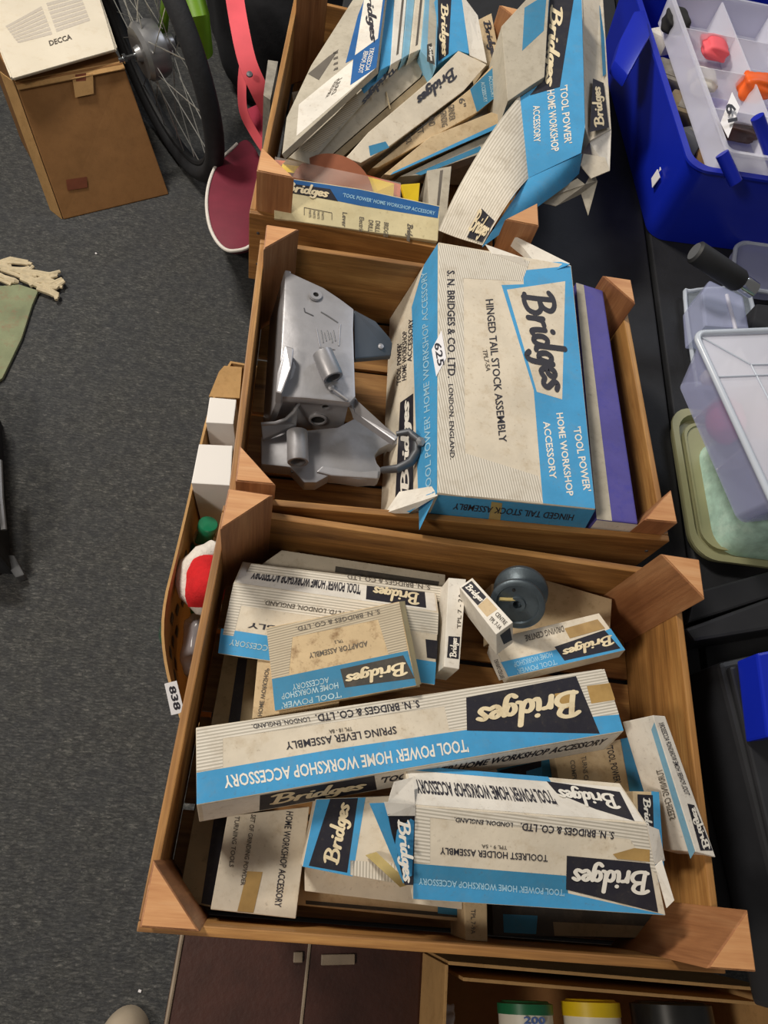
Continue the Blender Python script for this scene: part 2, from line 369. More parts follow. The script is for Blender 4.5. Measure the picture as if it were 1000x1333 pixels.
# ================================================================== structure
MB().add([(-6, -5, 0), (6, -5, 0), (6, 8, 0), (-6, 8, 0)], [[0, 1, 2, 3]]).build('floor', 'carpet')['kind'] = 'structure'
MB().box((0, 8.05, 1.6), (12, .1, 3.2)).build('wall_back', plain('wall_paint', '#8d8a86', .9, .05))['kind'] = 'structure'
def table(x0, x1, y0, y1, zt, label):
    t = thing('trestle_table', label, 'table', ((x0 + x1) / 2, (y0 + y1) / 2, 0))
    MB().box(((x0 + x1) / 2, (y0 + y1) / 2, zt - .013), (x1 - x0, y1 - y0, .026)).build('tabletop', 'black_cloth', t, bevel=.003)
    for x in (x0 + .06, x1 - .06):
        for y in (y0 + .06, y1 - .06):
            MB().tube([(x, y, 0), (x, y, zt - .026)], .014, 10).build('leg', 'black_case', t, smooth=True)
table(-.055, .523, -.052, 1.95, .72, 'black trestle table under the three wooden crates')
table(.532, 1.45, -.03, 1.95, .7195, 'black trestle table under the blue tote and plastic tubs')
# ================================================================== wooden crates
RIM = .8414; BOT = .72
def crate(label, c, yaw, w, d, ph, lx, ly, nsl, alongx=True):
    h = RIM - BOT; t = .0075
    r = thing('wooden_crate', label, 'crate', (c[0], c[1], BOT + .0002), yaw, 'wooden produce crates on the black table')
    def P(name, mat, mb, **k): return mb.build(name, mat, r, world=False, **k)
    for s in (-1, 1):
        P('long_board', 'wood_x', MB().box((0, s * (d / 2 - t / 2), h / 2 + .003), (w, t, h - .006)), bevel=.0012)
        P('side_board', 'wood_y', MB().box((s * (w / 2 - t / 2), 0, h / 2 + .002), (t, d - 2 * t - .0006, h - .004)), bevel=.0012)
    for sx in (-1, 1):
        for sy in (-1, 1):
            x = sx * (w / 2 - t); y = sy * (d / 2 - t)
            po = P('corner_post', 'post_z', MB().prism([(x, y, .008), (x - sx * lx, y, .008), (x, y - sy * ly, .008)], (0, 0, h + ph - .008)), bevel=.0012)
            zt = h + ph + .0003; e = .0015; x -= sx * e; y -= sy * e
            tri = [(x, y, zt), (x - sx * (lx - 3 * e), y, zt), (x, y - sy * (ly - 3 * e), zt)]
            if sx * sy < 0: tri.reverse()
            P('end_grain', 'endgrain', MB().add(tri, [[0, 1, 2]]) if False else MB().prism(tri, (0, 0, .0006)))
            for k in (.3, .75):
                P('nail_head', 'cast_dark', MB().lathe([(0, 0), (.0022, 0), (.0018, .0008), (0, .001)], 8, (sx * (w / 2 - .012), sy * (d / 2 + .0), h * k), (0, sy, 0)))
    L, Wd = (w, d) if alongx else (d, w)
    sw = (Wd - 2 * t - .002) / nsl
    for i in range(nsl):
        o = -Wd / 2 + t + .001 + sw * (i + .5)
        if alongx: P('floor_slat', 'wood_x', MB().box((0, o, .004), (L - 2 * t - .001, sw - .006, .006)), bevel=.0008)
        else: P('floor_slat', 'wood_y', MB().box((o, 0, .004), (sw - .006, L - 2 * t - .001, .006)), bevel=.0008)
    return r
crate('front wooden crate full of loose blue and white tool cartons', (.1771, .1294), 0, .5, .3764, .053, .043, .044, 4)
crate('middle wooden crate holding the grey metal casting and large tail stock box', (.1643, .5240), math.radians(3.75), .4931, .3719, .031, .04, .042, 4)
crate('rear wooden crate with thin cartons slumped together like books', (.0690, .9880), math.radians(1.0), .376, .5, .058, .046, .044, 3, False)
# ================================================================== cartons in the front crate
G3 = 'tool accessory cartons in the front crate'
def pale(F, face, *a, **k): return F.area(face, *a, **k)
# long low boxes underneath
F = carton('accessory_carton', 'long brown carton with a navy stripe along the left crate wall, mostly buried', [(292, 850), (345, 862), (316, 1190), (232, 1172)], .768, (0, 0), .035, 'shade_board', G3)
F.area('top', 'navy', [(310, 856), (322, 858), (284, 1180), (262, 1176)], 'printed_stripe')
F = carton('accessory_carton', 'shadowed grey carton at the very back of the front crate', [(580, 748), (579, 776), (330, 742), (367, 716)], .79, (0, -.1), .05, 'grey_paper', G3)
F.area('top', 'navy_worn', [(437, 737), (572, 757), (570, 766), (436, 745)], 'printed_stripe')
F = carton('accessory_carton', 'grey ribbed carton lettered with the maker address, behind the white one', [(581, 764), (577, 784), (319, 748), (327, 733)], .806, (0, -.08), .05, 'grey_paper', G3)
F.area('top', 'stripes', [(580, 765), (577, 782), (321, 747), (327, 734)], 'ribbed_band', across=((400, 745), (398, 760)))
F.text('top', 'ink_soft', 'S. N. BRIDGES & CO. LTD.', (560, 762), (450, 747), (0, 6))
F = carton('accessory_carton', 'white carton with black side lettering, partly under the adaptor box', [(571, 797), (304, 759), (284, 851), (566, 892)], .82, (-.05, -.16), .05, 'cream', G3, dep=(.003, .036, -.03))
F.area('top', 'stripes', [(571, 798), (304, 760), (298, 786), (570, 826)], 'ribbed_band', across=((400, 780), (397, 800)))
F.area('top', 'stripes', [(304, 760), (320, 763), (304, 828), (290, 826)], 'ribbed_band', lift=.0006, across=((400, 780), (397, 800)))
F.area('top', 'blue', [(288, 818), (568, 862), (566, 891), (284, 850)])
F.area('top', 'navy', [(554, 832), (570, 834), (569, 858), (556, 856)], 'logo_panel', .0008)
F.text('top', 'ink_soft', 'S. N. BRIDGES & CO. LTD. LONDON, ENGLAND.', (520, 805), (345, 780), (-2, 7))
F.text('top', 'ink', 'ASSEMBLY', (420, 822), (324, 810), (-2, 7))
F.text('top', 'ink_worn_white', "'TOOL POWER' HOME WORKSHOP ACCESSORY", (520, 868), (300, 832), (-2, 8))
TP = text_mesh("'TOOL POWER' HOME WORKSHOP ACCESSORY", .03, 0)
F.side_area(0, 'white_paper', (.01, .05, .99, .97)); pn = F.side_area(0, 'navy', (.06, .1, .36, .9), 'logo_panel', .0003); F.side_mesh(0, 'ink_cream', LOGO_M, (.09, .12, .33, .86), 'logo_lettering', .0006, pn)
F.side_mesh(0, 'ink', TP, (.39, .25, .93, .75))
# rear right pieces
F = carton('loose_card', 'plain tan card lying under the grey pulley', [(640, 760), (700, 752), (797, 780), (793, 842), (640, 835)], .782, (0, -.05), .03, 'tan_paper', cat='card')
F = carton('accessory_carton', 'narrow cream carton on edge beside the adaptor box, small dark label', [(584, 752), (607, 754), (598, 871), (578, 868)], .84, (0, 0), .05, 'white_paper', G3)
F.logo('top', 'navy', [(584, 828), (599, 829), (597, 858), (582, 856)], 'ink_white', (597, 856), (598, 830), (-12, 0))
F.text('top', 'ink_soft', 'TPL 7 - 2A', (600, 818), (602, 772), (-5, 0))
F = carton('accessory_carton', 'carton for a driving centre, blue edged, with amber tape and a dark logo', [(780, 798), (640, 832), (662, 882), (814.6, 846)], .822, (-.1, .18), .018, 'cream', G3)
F.area('top', 'blue', [(652, 862), (740, 842), (795, 818), (814, 846), (662, 881), (652, 862)])
F.logo('top', 'navy', [(722, 842), (787, 820), (808, 844), (735, 860)], 'ink_cream', (795, 822), (728, 843), (7, 16))
F.area('top', 'tape', [(735, 818), (778, 806), (788, 818), (742, 831)], 'tape_strip', .001)
F.text('top', 'ink_soft', 'DRIVING CENTRE', (733, 814), (683, 827), (2, 8)); F.text('top', 'ink_pale_blue', 'HOME WORKSHOP', (718, 848), (668, 862), (2, 7)); F.text('top', 'ink_pale_blue', "'TOOL POWER'", (724, 858), (672, 871), (2, 7))
F.area(1, 'white_paper', [(640, 832), (662, 882), (650, 886), (634, 850)], 'end_print')
F.text(1, 'ink', 'DRIVING CENTRE', (648, 858), (657, 882), (-5, 2))
# pulley
pc = W(673.5, 787.5, .855); ax = V((-.36, -.78, .62)).normalized()
t = thing('metal_pulley', 'dark grey grooved metal pulley at the back of the front crate', 'pulley', pc - ax * .036)
MB().lathe([(0, -.036), (.0275, -.036), (.0285, -.034), (.0285, -.029), (.027, -.0275), (.013, -.022), (.012, -.016), (.013, -.011), (.027, -.0055), (.0278, -.004), (.0278, -.001), (.0265, 0), (.0215, 0), (.0205, -.0025), (.0085, -.0025), (.008, 0), (.0045, 0), (.0045, -.01), (0, -.01)], 48, pc, ax).build('wheel', 'pulley', t, smooth=True, fix=True)
MB().lathe([(0, 0), (.0016, 0), (.0016, .0012), (0, .0014)], 12, on_plane(669, 768, pc - ax * .0022, ax), ax).build('hole', 'hole_dark', t)
MB().box(pc + V((-.011, .004, .001)), (.016, .003, .003), Matrix.Rotation(.1, 3, 'Z')).build('key', 'tape_clear', t)
F = carton('accessory_carton', 'small white carton leaning on the pulley with its end facing up', [(598, 764), (615, 752), (668, 810), (646, 826)], .872, (-.35, .3), .036, 'white_paper', G3)
F.logo('top', 'navy', [(601, 765), (614, 756), (633, 777), (622, 788)], 'ink_white', (603, 766), (624, 786), (9, -7))
F.area('top', 'tan_paper', [(622, 789), (634, 778), (648, 793), (634, 803)], 'tape_strip'); F.text('top', 'ink_soft', 'TPL 7-1A', (636, 806), (650, 820), (4, -4)); F.text('top', 'ink_soft', 'CENTRE', (644, 800), (657, 814), (4, -4))
F.area(2, 'navy', [(651, 827), (664, 817), (667, 833), (656, 839)], 'logo_panel')
# adaptor
F = carton('accessory_carton', 'tan carton tipped forward beside it, almost hidden under the adaptor box', [(338, 830), (430, 812), (442, 915), (328, 936)], .812, (-.1, -.1), .05, 'tan_paper', G3)
F.text('top', 'ink_soft', 'HOME WORKSHOP', (335, 932), (345, 870), (6, 0))
F = carton('accessory_carton', 'stained tan and blue adaptor assembly carton lying above the long box', [(520, 783), (346.5, 817), (358, 926), (542, 893)], .847, (-.33, -.22), .036, 'stained', G3)
F.area('top', 'stripes_old', [(520, 784), (347, 818), (349, 836), (523, 800)], 'ribbed_band', across=((430, 800), (433, 815)))
F.area('top', 'stripes_old', [(349, 836), (381, 828), (376, 878), (354, 884)], 'ribbed_band', .0005, across=((430, 800), (433, 815)))
F.area('top', 'stripes_old', [(492, 806), (523, 800), (531, 847), (506, 852)], 'ribbed_band', .0005, across=((430, 800), (433, 815)))
F.area('top', 'blue_dull', [(354, 884), (531, 847), (542, 892), (358, 925)])
F.logo('top', 'navy_worn', [(443, 871), (525, 853), (540, 883), (449, 895)], 'ink_cream', (527, 856), (446, 874), (6, 22))
F.text('top', 'ink_soft', 'ADAPTOR ASSEMBLY', (478, 834), (402, 850), (1, 7)); F.text('top', 'ink_soft', 'S. N. BRIDGES & CO. LTD.', (494, 793), (385, 816), (1, 6)); F.area(3, 'booklet', [(520, 783), (542, 893), (556, 887), (532, 782)], 'side_print', .0003); F.text('top', 'ink_soft', 'TPL 2', (446, 832), (435, 834), (1, 4))
for i, (s, a, b) in enumerate((("ACCESSORY", (428, 881), (380, 891)), ("HOME WORKSHOP", (440, 888), (366, 903)), ("'TOOL POWER'", (444, 900), (366, 915)))): F.text('top', 'ink_worn_white', s, a, b, (1, 8))
# bottom row
F = carton('accessory_carton', 'carton end showing blue and navy between the two long boxes', [(630, 1000), (735, 975), (745, 1065), (640, 1065)], .785, (0, 0), .04, 'blue_dull', G3)
F.area('top', 'navy', [(650, 1003), (705, 990), (702, 1028), (655, 1030)], 'logo_panel'); F.area('top', 'blue', [(685, 1004), (706, 998), (706, 1026), (688, 1028)], 'end_print', .001); F.area('top', 'white_paper', [(622, 1002), (640, 992), (648, 1004), (640, 1010), (622, 1010)], 'torn_edge', .02)
F = carton('accessory_carton', 'tan carton with upright tool power lettering, right of centre under the spring lever box', [(722, 985), (808, 962), (824, 1055), (735, 1060)], .80, (0, .05), .045, 'tan_paper', G3)
F.area('top', 'blue_dull', [(808, 962), (828, 958), (845, 1050), (824, 1055)], 'colour_band')
F.text('top', 'ink', "'TOOL POWER'", (789, 972), (800, 1020), (9, -2)); F.text('top', 'ink_soft', 'TURNS CHISELS', (757, 985), (763, 1035), (6, -1)); F.text('top', 'ink_soft', 'COMPLETE', (742, 990), (748, 1030), (6, -1))
F = carton('accessory_carton', 'carton with a navy end label and blue edge tucked behind the toolrest box', [(824, 1030), (858, 1031), (866, 1150), (832, 1142)], .842, (0, -.05), .05, 'tan_paper', G3)
F.area('top', 'blue', [(848, 1030), (858, 1031), (866, 1149), (852, 1148)]); F.logo('top', 'navy', [(830, 1034), (850, 1035), (852, 1100), (832, 1095)], 'ink_white', (834, 1038), (838, 1092), (13, 0))
F = carton('accessory_carton', 'cream carton leaning on the right crate wall, logo near its lower end', [(850, 931), (866, 932), (932, 1116), (906, 1109)], .862, (.25, -.12), .07, 'white_paper', G3, dep=(-.004, .002, -.052))
F.logo('top', 'navy', [(895, 1046), (904, 1048), (928, 1107), (912, 1107)], 'ink_white', (913, 1106), (896, 1050), (13, 0))
F.text('top', 'ink', "'TOOL POWER' HOME WORKSHOP ACCESSORY", (892, 1035), (857, 940), (7, 0))
F.area(3, 'blue_pale', [(852, 940), (905, 1108), (899, 1118), (848, 950)], 'colour_band'); F.text(3, 'ink_soft', 'TURNING CHISELS', (862, 1000), (880, 1065), (-8, 3))
F = carton('accessory_carton', 'plain tan carton in the lower left corner with amber tape and vertical lettering', [(296, 1062), (403, 1050), (385, 1196), (274, 1184)], .80, (0, 0), .05, 'cream', G3)
F.area('top', 'tape', [(322, 1134), (342, 1135), (330, 1188), (309, 1186)], 'tape_strip', .001)
F.text('top', 'ink', "HOME WORKSHOP ACCESSORY", (373, 1056), (357, 1180), (9, 1)); F.text('top', 'ink_soft', "SET OF GRINDING POWDER", (327, 1060), (313, 1152), (6, 1)); F.text('top', 'ink_soft', "TURNING TOOLS", (306, 1062), (298, 1128), (6, 1))
F = carton('accessory_carton', 'flat brown carton edge showing along the front crate board', [(390, 1100), (602, 1112), (602, 1200), (386, 1178)], .775, (0, 0), .03, 'tan_paper', G3)
F.area('top', 'navy_worn', [(398, 1172), (600, 1190), (600, 1195), (398, 1177)], 'printed_stripe'); F.area('top', 'blue_dull', [(570, 1180), (600, 1183), (600, 1192), (570, 1189)], 'printed_stripe', .0008)
F = carton('accessory_carton', 'cream carton lying under the blue and navy logo carton', [(396, 1105), (604, 1118), (602, 1184), (397, 1160)], .796, (0, 0), .018, 'cream', G3)
F = carton('accessory_carton', 'dark carton added for the shaded crate floor below the toolrest box', [(640, 1150), (852, 1160), (852, 1222), (642, 1218)], .762, (0, 0), .03, 'navy_worn', G3)  # dark tone paints the shaded crate interior; the blue bits are print
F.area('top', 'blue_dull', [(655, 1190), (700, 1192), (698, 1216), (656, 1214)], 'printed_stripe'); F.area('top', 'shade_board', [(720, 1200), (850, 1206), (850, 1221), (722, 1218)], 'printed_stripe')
F = carton('accessory_carton', 'narrow carton end poking out below the toolrest box', [(604, 1165), (634, 1167), (635, 1226), (606, 1224)], .80, (0, 0), .05, 'tan_paper', G3)
F.text('top', 'ink_soft', 'TPL 7-9A', (613, 1184), (613, 1216), (6, 0))
F = carton('accessory_carton', 'blue and navy logo carton with loose amber tape, in front of the spring lever box', [(412, 1040), (512, 1036), (524, 1152), (393, 1128)], .826, (0, -.08), .035, 'cream', G3)
F.area('top', 'blue', [(412, 1041), (476, 1038), (459, 1141), (394, 1128)])
F.logo('top', 'navy', [(430, 1040), (466, 1039), (452, 1136), (402, 1127)], 'ink_cream', (447, 1128), (463, 1046), (-28, -4))
F.area('top', 'stripes', [(456, 1120), (514, 1124), (520, 1150), (456, 1139)], 'ribbed_band', across=((470, 1120), (480, 1120)))
MB().grid(lambda a, b: F.pt('top', 476 + 45 * a + 14 * b, 1113 + 42 * a - 4 * b, .003 + .012 * math.sin(a * 3)), 8, 3, .0006).build('tape_strip', 'tape_clear', F.root, smooth=True)
F = carton('accessory_carton', 'long spring lever assembly carton lying across the middle of the front crate', [(784, 870.5), (255, 947), (256, 1048), (812, 952)], .855, (0, .03), .043, 'cream', G3, dep=(.002, -.011, -.043))
ac = ((400, 930), (403, 950))
F.area('top', 'stripes', [(783, 871), (256, 948), (256, 966), (787, 889)], 'ribbed_band', across=ac)
F.area('top', 'stripes', [(256, 962), (290, 958), (290, 1000), (256, 1005)], 'ribbed_band', .0005, across=ac)
F.area('top', 'stripes', [(575, 902), (787, 871), (806, 930), (585, 950)], 'ribbed_band', .0005, across=ac)
F.area('top', 'blue', [(256, 1006), (430, 976), (608, 950), (782, 925), (805, 928), (812, 951), (256, 1047)])
F.logo('top', 'navy', [(607, 908), (750, 880), (781, 955), (608, 951)], 'ink_cream', (752, 886), (614, 912), (8, 46))
F.area('top', 'tape', [(764, 893), (794, 889), (801, 911), (770, 916)], 'tape_strip', .001); F.area('top', 'tape', [(722, 903), (742, 900), (749, 920), (727, 924)], 'tape_strip', .0011)
F.text('top', 'ink', 'S. N. BRIDGES & CO. LTD.', (545, 911), (410, 930), (2, 10), .02); F.text('top', 'ink', 'LONDON, ENGLAND.', (402, 932), (327, 942), (2, 7), .01)
F.text('top', 'ink', 'SPRING LEVER ASSEMBLY', (515, 945), (371, 966), (2, 10)); F.text('top', 'ink_soft', 'TPL 18 - 8A', (458, 946), (428, 950), (1, 5))
F.text('top', 'ink_white', "'TOOL POWER' HOME WORKSHOP ACCESSORY", (608, 962), (290, 1010), (3, 17), .02)
TP = text_mesh("'TOOL POWER' HOME WORKSHOP ACCESSORY", .03, 0)
F.side_area(2, 'white_paper', (.01, .05, .99, .97))
F.side_mesh(2, 'ink', TP, (.40, .42, .97, .78))
pn = F.side_area(2, 'navy', None, 'logo_panel', .0003, ((.13, .06), (.40, .06), (.38, .95), (.13, .95))); F.side_mesh(2, 'ink_cream', LOGO_M, (.15, .12, .37, .9), 'logo_lettering', .0006, pn)
# toolrest
F = carton('accessory_carton', 'toolrest holder assembly carton with torn ends, topmost near the front board', [(842, 1072), (539, 1049), (537, 1171), (867, 1192)], .87, (0, -.3), .046, 'cream', G3, dep=(-.004, .036, -.036))
ac = ((600, 1060), (598, 1075))
F.area('top', 'stripes', [(842, 1073), (540, 1050), (540, 1062), (845, 1095)], 'ribbed_band', across=ac); F.area('top', 'stripes', [(540, 1062), (560, 1064), (560, 1124), (539, 1124)], 'ribbed_band', .0005, across=ac)
F.area('top', 'stripes', [(820, 1092), (845, 1095), (856, 1140), (838, 1120)], 'ribbed_band', .0005, across=ac)
F.area('top', 'blue_dull', [(538, 1124), (737, 1140), (740, 1165), (866, 1191), (538, 1170)])
F.area('top', 'blue', [(538, 1150), (740, 1163), (866, 1191), (538, 1170)], lift=.0006)
F.logo('top', 'navy', [(738, 1114), (846, 1124), (857, 1188), (737, 1158)], 'ink_white', (846, 1124), (742, 1120), (2, 42))
F.area('top', 'tape', [(798, 1112), (826, 1104), (846, 1106), (846, 1122), (804, 1118)], 'tape_strip', .0015)
F.text('top', 'ink', 'S. N. BRIDGES & CO. LTD.', (800, 1083), (678, 1071), (-1, 10), .02); F.text('top', 'ink', 'LONDON, ENGLAND.', (668, 1070), (592, 1063), (-1, 7))
F.text('top', 'ink', 'TOOLREST HOLDER ASSEMBLY', (713, 1113), (573, 1103), (0, 9)); F.text('top', 'ink_soft', 'TPL 9 - 5A', (660, 1101), (627, 1099), (0, 5))
F.text('top', 'ink_pale_blue', "'TOOL POWER' HOME WORKSHOP ACCESSORY", (735, 1158), (545, 1143), (0, 9), .02)
F.side_area(0, 'white_paper', (.01, .12, .99, .97)); F.side_area(0, 'blue', (.34, .0, .99, .13), 'colour_band', .0003)
pn = F.side_area(0, 'navy', None, 'logo_panel', .0003, ((.03, .25), (.36, .12), (.34, .42), (.2, .75), (.05, .97))); F.side_mesh(0, 'ink_white', LOGO_M, (.07, .2, .34, .72), 'logo_lettering', .0006, pn)
F.side_mesh(0, 'ink', TP, (.365, .36, .97, .72))
def flap(F, face, mat, poly, lifts, th=.0008, name='end_flap'):
    P = [F.pt(face, x, y, l) for (x, y), l in zip(poly, lifts)]
    n = F.pl[face][1] if face in F.pl else V((0, 0, 1))
    return MB().prism(P, -n * th).build(name, mat, F.root, fix=True)
flap(F, 'top', 'blue', [(481, 1046), (505, 1045), (541, 1070), (537, 1140), (525, 1150)], [.012, .010, 0, 0, -.008])
flap(F, 'top', 'navy', [(505, 1060), (540, 1058), (538, 1152), (527, 1152), (512, 1095)], [.0125, .002, .002, -.005, .004])
flap(F, 'top', 'white_paper', [(500, 1044), (541, 1047), (541, 1062), (505, 1062)], [.0125, .002, .002, .0125])
F.pl['flap'] = (F.pt('top', 525, 1100, .0085), F.pl['top'][1])
F.logo('flap', None, None, 'ink_white', (512, 1066), (520, 1150), (22, 0))
flap(F, 'top', 'white_paper', [(843, 1074), (858, 1080), (866, 1120), (852, 1126)], [0, -.004, -.006, 0])
flap(F, 'top', 'white_paper', [(853, 1128), (862, 1120), (878, 1172), (868, 1182), (862, 1160)], [.001, .002, .006, .002, .0])
flap(F, 'top', 'white_paper', [(513, 1018), (538, 1012), (541, 1050), (505, 1046), (508, 1034)], [-.004, -.012, .0, .004, .0], name='torn_edge')
# ================================================================== middle crate
G2 = 'cartons in the middle crate'
F = carton('accessory_carton', 'large blue and white hinged tail stock assembly carton in the middle crate', [(571, 315), (569, 642), (776, 663), (744, 345)], .888, (0, 0), .152, 'cream', G2, bevel=.0015, dep=(-.034, .0, -.15))
ac = ((580, 480), (590, 480))
F.area('top', 'stripes', [(572, 317), (603, 322), (606, 646), (570, 641)], 'ribbed_band', across=ac)
F.area('top', 'stripes', [(603, 322), (690, 340), (680, 366), (603, 362)], 'ribbed_band', .0005, across=ac); F.area('top', 'stripes', [(606, 590), (702, 620), (707, 654), (606, 645)], 'ribbed_band', .0005, across=ac)
F.area('top', 'blue', [(681, 352), (743, 346), (775, 662), (707, 655), (695, 508), (653, 371), (682, 370)])
F.area('top', 'cream', [(660, 377), (736, 366), (732, 520), (699, 510)], 'logo_panel', .0007)
F.logo('top', None, None, 'ink', (663, 380), (694, 514), (58, -4))
F.text('top', 'ink', 'HINGED TAIL STOCK ASSEMBLY', (632, 390), (650, 576), (10, -1)); F.text('top', 'ink_soft', 'TPL7-5A', (628, 455), (633, 483), (6, 0))
F.text('top', 'ink', 'S. N. BRIDGES & CO. LTD.', (582, 352), (583, 492), (10, 0), .02); F.text('top', 'ink', 'LONDON, ENGLAND.', (583, 500), (585, 598), (7, 0))
F.text('top', 'ink_white', "'TOOL POWER'", (746, 556), (760, 640), (10, -1), .02); F.text('top', 'ink_white', "HOME WORKSHOP", (724, 538), (738, 646), (9, -1), .02); F.text('top', 'ink_white', "ACCESSORY", (707, 549), (716, 624), (9, -1), .02)
F.area('top', 'sticker', [(575, 430), (581, 466), (568, 490), (562, 455)], 'lot_sticker', .0016); F.text('top', 'ink', '625', (565, 447), (570, 477), (9, -2), .02, lift=.0022)
F.area(0, 'blue', [(570, 317), (569, 641), (546, 690), (536, 400), (552, 345)], lift=.0003)
F.text(0, 'ink_pale_blue', "'TOOL POWER' HOME WORKSHOP ACCESSORY", (562, 645), (556, 352), (-8, 4))
F.text(0, 'ink', 'ACCESSORY', (536, 470), (538, 414), (-6, 2)); F.text(0, 'ink', 'HOME WORKSHOP', (529, 494), (530, 430), (-6, 2)); F.text(0, 'ink', "'TOOL POWER'", (522, 500), (523, 446), (-6, 2))
F.logo(0, 'navy', [(538, 512), (521, 524), (514, 660), (538, 645)], 'ink_white', (536, 640), (537, 516), (-15, 8))
F.area(1, 'blue', [(571, 644), (775, 664), (752, 705), (550, 690)], lift=.0003)
F.text(1, 'ink', 'HINGED TAIL STOCK ASSEMBLY', (748, 670), (592, 655), (-3, 8)); F.area(1, 'tape_clear', [(640, 653), (654, 655), (650, 690), (634, 690)], 'tape_strip', .0008)
flap(F, 'top', 'white_paper', [(655, 312), (668, 306), (742, 343), (705, 352)], [-.03, -.012, .002, -.012]); flap(F, 'top', 'blue', [(690, 330), (742, 344), (722, 352), (686, 348)], [-.02, .003, .0, -.012])
flap(F, 'top', 'white_paper', [(632, 318), (680, 335), (688, 348), (640, 330)], [.001, .006, .001, .001], name='torn_edge')
flap(F, 'top', 'white_paper', [(501, 668), (520, 640), (562, 633), (570, 645), (532, 668)], [-.05, -.05, -.01, 0, -.04]); flap(F, 'top', 'blue', [(516, 660), (545, 640), (566, 640), (534, 667)], [-.045, -.03, -.004, -.035])
F = carton('long_slim_box', 'slim purple box with cream edge standing beside the tail stock carton', [(750, 367), (785, 378), (831, 682), (777, 676)], .86, (0, 0), .126, 'purple', G2, bevel=.002)
F.area('top', 'grey_paper', [(750, 368), (760, 371), (797, 678), (777, 676)], 'edge_strip'); F.area(2, 'white_paper', [(777, 677), (831, 683), (812, 700), (765, 692)], 'end_print')
# ---- machine casting
t = thing('machine_casting', 'grey cast metal machine housing with bosses lying in the middle crate', 'casting', W(420, 500, .735))
def pz(px, z): return [W(x, y, z) for x, y in px]
CM = 'cast_metal'
MB().prism(pz([(371, 351), (388, 359), (421, 374), (442, 388), (461, 402), (460, 428), (463, 516), (456, 524), (400, 518), (362, 516), (366, 450), (369, 400)], .84), (0, 0, -.011)).build('main_plate', CM, t, bevel=.0025, smooth=True)
a, b, c, d = W(371, 351, .836), W(362, 516, .836), W(362, 516, .836), W(371, 351, .836)
MB().prism([a, b, b + V((.008, 0, 0)), a + V((.008, 0, 0))], (-.016, 0, -.098)).build('side_skirt', CM, t, bevel=.002)
MB().prism([W(461, 403, .835), W(489, 418, .822), W(508, 440, .812), W(511, 447, .810), W(509, 463, .806), W(462, 467, .826)], (0, 0, -.008)).build('wing_plate', 'cast_dark', t, bevel=.0015)  # darker metal paints the wing's shaded side into its colour
bx = pz([(362, 514), (400, 516), (455, 522), (463, 514), (470, 534)], .834)
e = [W(361, 510, .832), W(456, 518, .832), W(463, 512, .832), W(478, 536, .80)]
MB().prism([e[0], e[1], e[1] + V((0, .014, 0)), e[0] + V((0, .014, 0))], (0, 0, -.075)).build('front_face', CM, t, bevel=.002, smooth=True)
def hole(px, py, p, n, r, ring=True):
    q = on_plane(px, py, p, n)
    if ring: MB().lathe([(r * 1.0, -.004), (r * 1.35, -.004), (r * 1.35, .002), (r * 1.2, .003), (r, .003)], 28, q, n, True).build('boss_ring', CM, t, smooth=True, fix=True)
    MB().lathe([(0, .0006), (r, .0006), (r, -.003), (0, -.003)], 24, q, n).build('bore', 'hole_dark', t)
fy = e[0].lerp(e[1], .5); fn = V((.05, -1, 0)).normalized(); fp = V((fy.x, e[1].y - .0002, .8))
fn = (e[1] - e[0]).cross(V((0, 0, 1))).normalized(); fp = e[0]
hole(424, 527, fp, fn, .0042); hole(414, 545, fp, fn, .0085)
MB().prism(pz([(340, 568), (372, 560), (400, 560), (440, 556), (466, 542), (492, 556), (519, 570), (518, 578), (506, 578), (494, 584), (488, 593), (491, 603), (497, 610), (494, 622), (468, 624), (430, 618), (412, 628), (396, 628), (378, 608), (340, 604)], .782), (0, 0, -.02)).build('base_plate', CM, t, bevel=.002, smooth=True)
MB().prism([W(463, 516, .83), W(472, 532, .815), W(519, 568, .84), W(514, 574, .84), W(462, 536, .82), W(455, 522, .83)], (0, 0, -.012)).build('arm_rib', CM, t, bevel=.002)
MB().prism([W(420, 606, .784), W(470, 614, .784), W(494, 612, .784), W(492, 623, .784), W(432, 619, .784), W(412, 614, .784)], (0, 0, -.02)).build('arm_rib', CM, t, bevel=.0015)
def boss(px0, px1, z0, z1, r):
    a = W(*px0, z0); b = W(*px1, z1); d = (b - a); L = d.length
    MB().lathe([(0, 0), (r, 0), (r, L - .001), (r * .95, L), (r * .72, L), (r * .7, L - .012), (0, L - .012)], 32, a, d).build('boss', CM, t, smooth=True, fix=True)
    MB().lathe([(0, L - .0118), (r * .7, L - .0118)], 24, a, d).build('bore', 'hole_dark', t)
boss((420, 460), (434, 492), .853, .849, .0122); boss((387, 563), (388, 602), .795, .793, .0125)
rib = [W(340, 552, .80), W(358, 551, .80), W(372, 546, .802), (W(383, 536, .806)), W(389, 524, .812)]
MB().tube(rib, [.0022] * 5, 8).build('curved_rib', CM, t, smooth=True)
MB().prism([W(340, 553, .80), W(372, 547, .80), W(389, 527, .81), W(386, 553, .79), W(342, 572, .788)], (0, 0, -.006)).build('web', CM, t, bevel=.001)
MB().prism([W(371, 449, .856), W(383, 453, .856), W(379, 478, .858), W(367, 512, .852), W(359, 510, .85), W(361, 485, .852)], (0, 0, -.022)).build('side_lug', CM, t, bevel=.002)
MB().prism([W(362, 514, .836), W(382, 470, .845), W(386, 478, .842), W(374, 516, .836)], (0, 0, -.006)).build('lug_rib', CM, t, bevel=.001)
q = W(411, 385, .841)
